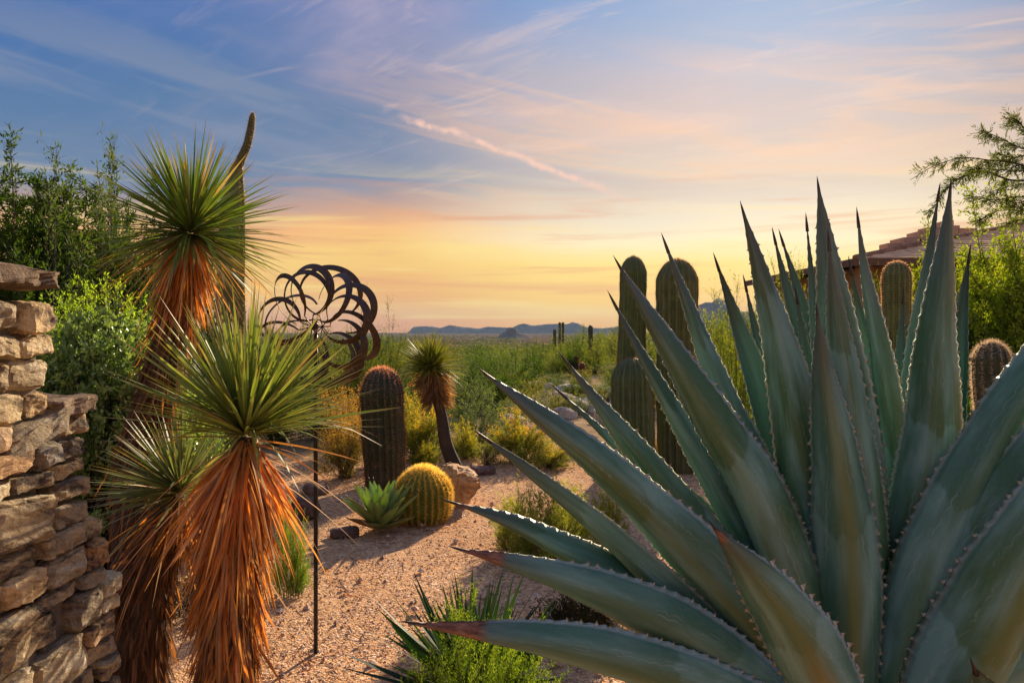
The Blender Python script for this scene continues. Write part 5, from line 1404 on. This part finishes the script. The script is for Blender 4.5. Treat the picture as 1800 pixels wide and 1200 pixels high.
def mesquite():
    d = 5.6; rng = np.random.default_rng(31)
    base = ground_at(2060, d)
    root = thing('mesquite_tree', 'mesquite tree whose feathery branches hang in from the upper edge', 'tree', base)
    tr = MB(); tube(tr, catmull([base + np.array([0, 0, -0.1]), P(2050, 900, d), P(2075, 650, d), P(2040, 450, d), P(2020, 340, d)], 20)[0], np.linspace(0.13, 0.06, 20), 10, (0.06, 0.045, 0.035)); tr.build('trunk', M['bark'], root)
    br = [[(2020, 340), (1900, 300), (1800, 262), (1760, 245), (1730, 232), (1714, 229)], [(1860, 285), (1815, 240), (1788, 214), (1770, 207)],
          [(2030, 380), (1900, 330), (1800, 292), (1740, 283), (1690, 278), (1640, 292), (1600, 315)], [(1850, 312), (1780, 316), (1730, 302), (1690, 312), (1660, 335), (1642, 362), (1626, 376)],
          [(2030, 400), (1880, 365), (1800, 345), (1750, 350), (1715, 345), (1698, 352)], [(2030, 420), (1880, 388), (1800, 370), (1750, 372), (1722, 388), (1710, 398)],
          [(2030, 440), (1860, 400), (1800, 388), (1765, 398)], [(2025, 350), (1930, 312), (1830, 302), (1770, 300), (1720, 298), (1690, 300)], [(2030, 390), (1900, 345), (1820, 325), (1770, 328), (1730, 340)],
          [(2025, 360), (1920, 290), (1850, 262), (1790, 275), (1750, 268)], [(2030, 410), (1900, 372), (1830, 352), (1780, 358)]]
    lf = MB()
    for k, b in enumerate(br):
        dd = d + rng.uniform(-0.35, 0.35)
        path, L = catmull([P(x, y, dd + (0.15 * i / len(b)) * rng.uniform(-1, 1)) for i, (x, y) in enumerate(b)], 40)
        path[:, 2] += np.sin(np.linspace(0, 9, 40) + k) * 0.006
        bm = MB(); tube(bm, path, np.linspace(0.011, 0.0022, 40), 5, (0.07, 0.045, 0.035)); bm.build('branch', M['bark'], root)
        n = int(L * 85)
        f = 0.18 + 0.82 * rng.random(n) ** 0.8; i = (f * 38).astype(int)
        p = path[i]; T = norm(np.gradient(path, axis=0))[i]
        # each leaf: a thin stalk with leaflets in a flat spray
        td = norm(T * 0.55 + rng.normal(size=(n, 3)) * 0.5 + np.array([-0.25, 0, -0.35]))
        tl = rng.uniform(0.05, 0.12, n)
        m = 9
        tt = np.tile(np.linspace(0.15, 1, m), n); ii = np.repeat(np.arange(n), m)
        pos = p[ii] + td[ii] * (tl[ii] * tt)[:, None]
        sd = norm(np.cross(td, rng.normal(size=(n, 3)) + np.array([0, 1.5, 0])))[ii] * np.tile(np.where(np.arange(m) % 2, 1, -1), n)[:, None]
        dirs = norm(td[ii] * 0.9 + sd * 0.55 + rng.normal(size=(len(pos), 3)) * 0.18)
        c = np.array([0.05, 0.075, 0.025]) + rng.random((len(pos), 1)) * np.array([0.06, 0.07, 0.015])
        leaves(lf, pos, dirs, rng.uniform(0.026, 0.050, len(pos)), 0.0078, rng, c)
        s_ = norm(np.cross(td, rng.normal(size=(n, 3)))) * 0.0012
        lf.add(np.stack([p - s_, p + s_, p + td * tl[:, None]], 1).reshape(-1, 3), None, np.arange(n * 3).reshape(-1, 3), (0.07, 0.05, 0.035))
    lf.build('foliage', M['leaf'], root, 'stuff')


mesquite()

# ------------------------------------------------------------------ loose gravel and fallen leaves
def gravel():
    rng = np.random.default_rng(8); n = 15000
    d = 2.1 + (8.2 - 2.1) * rng.random(n) ** 1.5; px = rng.uniform(380, 1320, n)
    x = (px - 900) / F * d; y = d; z = gz(x, y)
    s = rng.uniform(0.003, 0.009, n) * (1 + (rng.random(n) > 0.96) * rng.uniform(0.8, 2.6, n))
    oc = np.array([[1, 0, 0], [0, 1, 0], [-1, 0, 0], [0, -1, 0], [0, 0, 0.75], [0, 0, -0.6]], float)
    a = rng.uniform(0, 6.28, n); V = oc[None] * (1 + rng.uniform(-0.35, 0.35, (n, 6, 3)))
    ca, sa = np.cos(a)[:, None], np.sin(a)[:, None]
    V = np.stack([V[..., 0] * ca - V[..., 1] * sa, V[..., 0] * sa + V[..., 1] * ca, V[..., 2]], -1) * s[:, None, None]
    V += np.stack([x, y, z + s * 0.35], 1)[:, None]
    t = np.array([[0, 1, 4], [1, 2, 4], [2, 3, 4], [3, 0, 4], [1, 0, 5], [2, 1, 5], [3, 2, 5], [0, 3, 5]])
    T = (np.arange(n)[:, None, None] * 6 + t[None]).reshape(-1, 3)
    pal = np.array([[0.46, 0.28, 0.18], [0.60, 0.40, 0.27], [0.30, 0.18, 0.13], [0.70, 0.54, 0.42], [0.20, 0.13, 0.10]])
    c = pal[rng.choice(5, n, p=[.40, .36, .10, .11, .03])]
    mb = MB(); mb.add(V.reshape(-1, 3), None, T, np.repeat(c, 6, 0))
    o = mb.build('gravel', attr_mat('gravel_stone', 0.85, 0, var=0.1), None, 'stuff', smooth=False)
    tag(o, 'loose pinkish tan gravel scattered over the garden bed', 'gravel')
    n = 1500; d = rng.uniform(2.3, 8.2, n); px = np.where(rng.random(n) < 0.5, rng.uniform(430, 640, n), rng.uniform(560, 1250, n))
    for (cx_, cd_, w_) in ((404, 2.7, 150), (668, 5.3, 60), (744, 5.6, 70), (975, 4.7, 130), (850, 2.6, 150), (671, 6.9, 70), (800, 7.6, 260)):
        q_ = rng.random(n) < 0.10; px = np.where(q_, cx_ + rng.normal(size=n) * w_ * 0.6, px); d = np.where(q_, np.maximum(cd_ + rng.normal(size=n) * 0.22, 2.2), d)
    p = np.stack([(px - 900) / F * d, d, gz((px - 900) / F * d, d) + 0.012], 1)
    a = rng.uniform(0, 6.28, n); dd = np.stack([np.cos(a), np.sin(a), rng.uniform(-.02, .08, n)], 1)
    k = rng.random((n, 1)); c = np.array([0.16, 0.08, 0.04]) * (1 - k) + np.array([0.48, 0.27, 0.12]) * k
    mb = MB(); strips(mb, p, dd, rng.uniform(0.02, 0.10, n) * (1 + 1.6 * (rng.random(n) > 0.93)), rng.uniform(0.003, 0.007, n), rng, c, c, nseg=3)
    o = mb.build('leaf_litter', M['dryleaf'], None, 'stuff'); tag(o, 'scattered dry twigs and fallen leaf bits on the gravel', 'litter')


gravel()


# ------------------------------------------------------------------ the far plain
def far_plain():
    rng = np.random.default_rng(12); n = 5200
    d = np.exp(rng.uniform(math.log(420), math.log(7000), n)); px = rng.uniform(640, 1160, n)
    x = (px - 900) / F * d; z = gz(x, d)
    keep = vnoise(np.stack([x * 0.004, d * 0.0016, 0 * x], 1), 4, 1.0) > -0.35
    x, d, z = x[keep], d[keep], z[keep]; n = len(x)
    s = rng.uniform(2.0, 5.5, n) * (0.8 + d / 6000)
    k = 10
    dirs = rng.normal(size=(n, k, 3)); dirs[..., 2] = np.abs(dirs[..., 2]) * 0.6; dirs = norm(dirs)
    pos = np.stack([x, d, z], 1)[:, None] + dirs * s[:, None, None] * np.array([1.5, 1.5, 0.8])
    a = norm(rng.normal(size=(n, k, 3))); b = norm(np.cross(a, rng.normal(size=(n, k, 3))))
    w = s[:, None, None] * 0.8
    V = np.stack([pos + a * w, pos - a * w * 0.6 + b * w, pos - a * w * 0.6 - b * w], 2).reshape(-1, 3)
    c = np.array([0.05, 0.06, 0.02]) + rng.random((n, 1)) * np.array([0.07, 0.06, 0.02])
    mb = MB(); mb.add(V, None, np.arange(n * k * 3).reshape(-1, 3), np.repeat(c, k * 3, 0))
    o = mb.build('far_scrub', M['leaf'], None, 'stuff'); tag(o, 'dark desert scrub dotting the far plain below the mountains', 'scrub')
    r = random.Random(21)
    for i in range(16):
        dd = math.exp(r.uniform(math.log(1500), math.log(4200))); px = r.uniform(740, 1075)
        x = (px - 900) / F * dd; z = float(gz(x, dd)); w = r.uniform(14, 30); h = r.uniform(4, 7)
        root = thing('far_house', 'tiny pale house on the far desert plain', 'house', (x, dd, z), 'houses on the far plain', r.uniform(-.4, .4))
        c = r.choice([(0.55, 0.42, 0.32), (0.65, 0.55, 0.45), (0.45, 0.30, 0.20)])
        mb = MB(); box(mb, x - w / 2, x + w / 2, dd - 7, dd + 7, z - 3, z + h, c); mb.build('wall', M['stucco'], root, smooth=False)
        mb = MB(); a, b_, t_ = x - w / 2 - 1, x + w / 2 + 1, z + h
        mb.add([(a, dd - 8, t_), (b_, dd - 8, t_), (b_, dd + 8, t_), (a, dd + 8, t_), (a + 4, dd, t_ + 3), (b_ - 4, dd, t_ + 3)], [[0, 1, 5, 4], [2, 3, 4, 5], [3, 2, 1, 0]], [[0, 4, 3], [1, 2, 5]], (0.36, 0.24, 0.17)); mb.build('roof', M['tile'], root, smooth=False)


far_plain()


# ------------------------------------------------------------------ dusty air over the plain
def haze():
    m = bpy.data.materials.new('haze'); m.use_nodes = True
    t = NT(m.node_tree); t.n.remove(t.n['Principled BSDF'])
    v = t.node('ShaderNodeVolumePrincipled'); v.inputs['Color'].default_value = (0.45, 0.68, 1.0, 1); v.inputs['Density'].default_value = 2.2e-5
    v.inputs['Anisotropy'].default_value = 0.0
    t.l.new(v.outputs[0], t.n['Material Output'].inputs['Volume'])
    mb = MB(); box(mb, -28000, 28000, -60, 17500, -66, 480); o = mb.build('haze', m, None, 'stuff', smooth=False)
    tag(o, 'thin dusty evening air lying over the desert plain', 'haze')


haze()
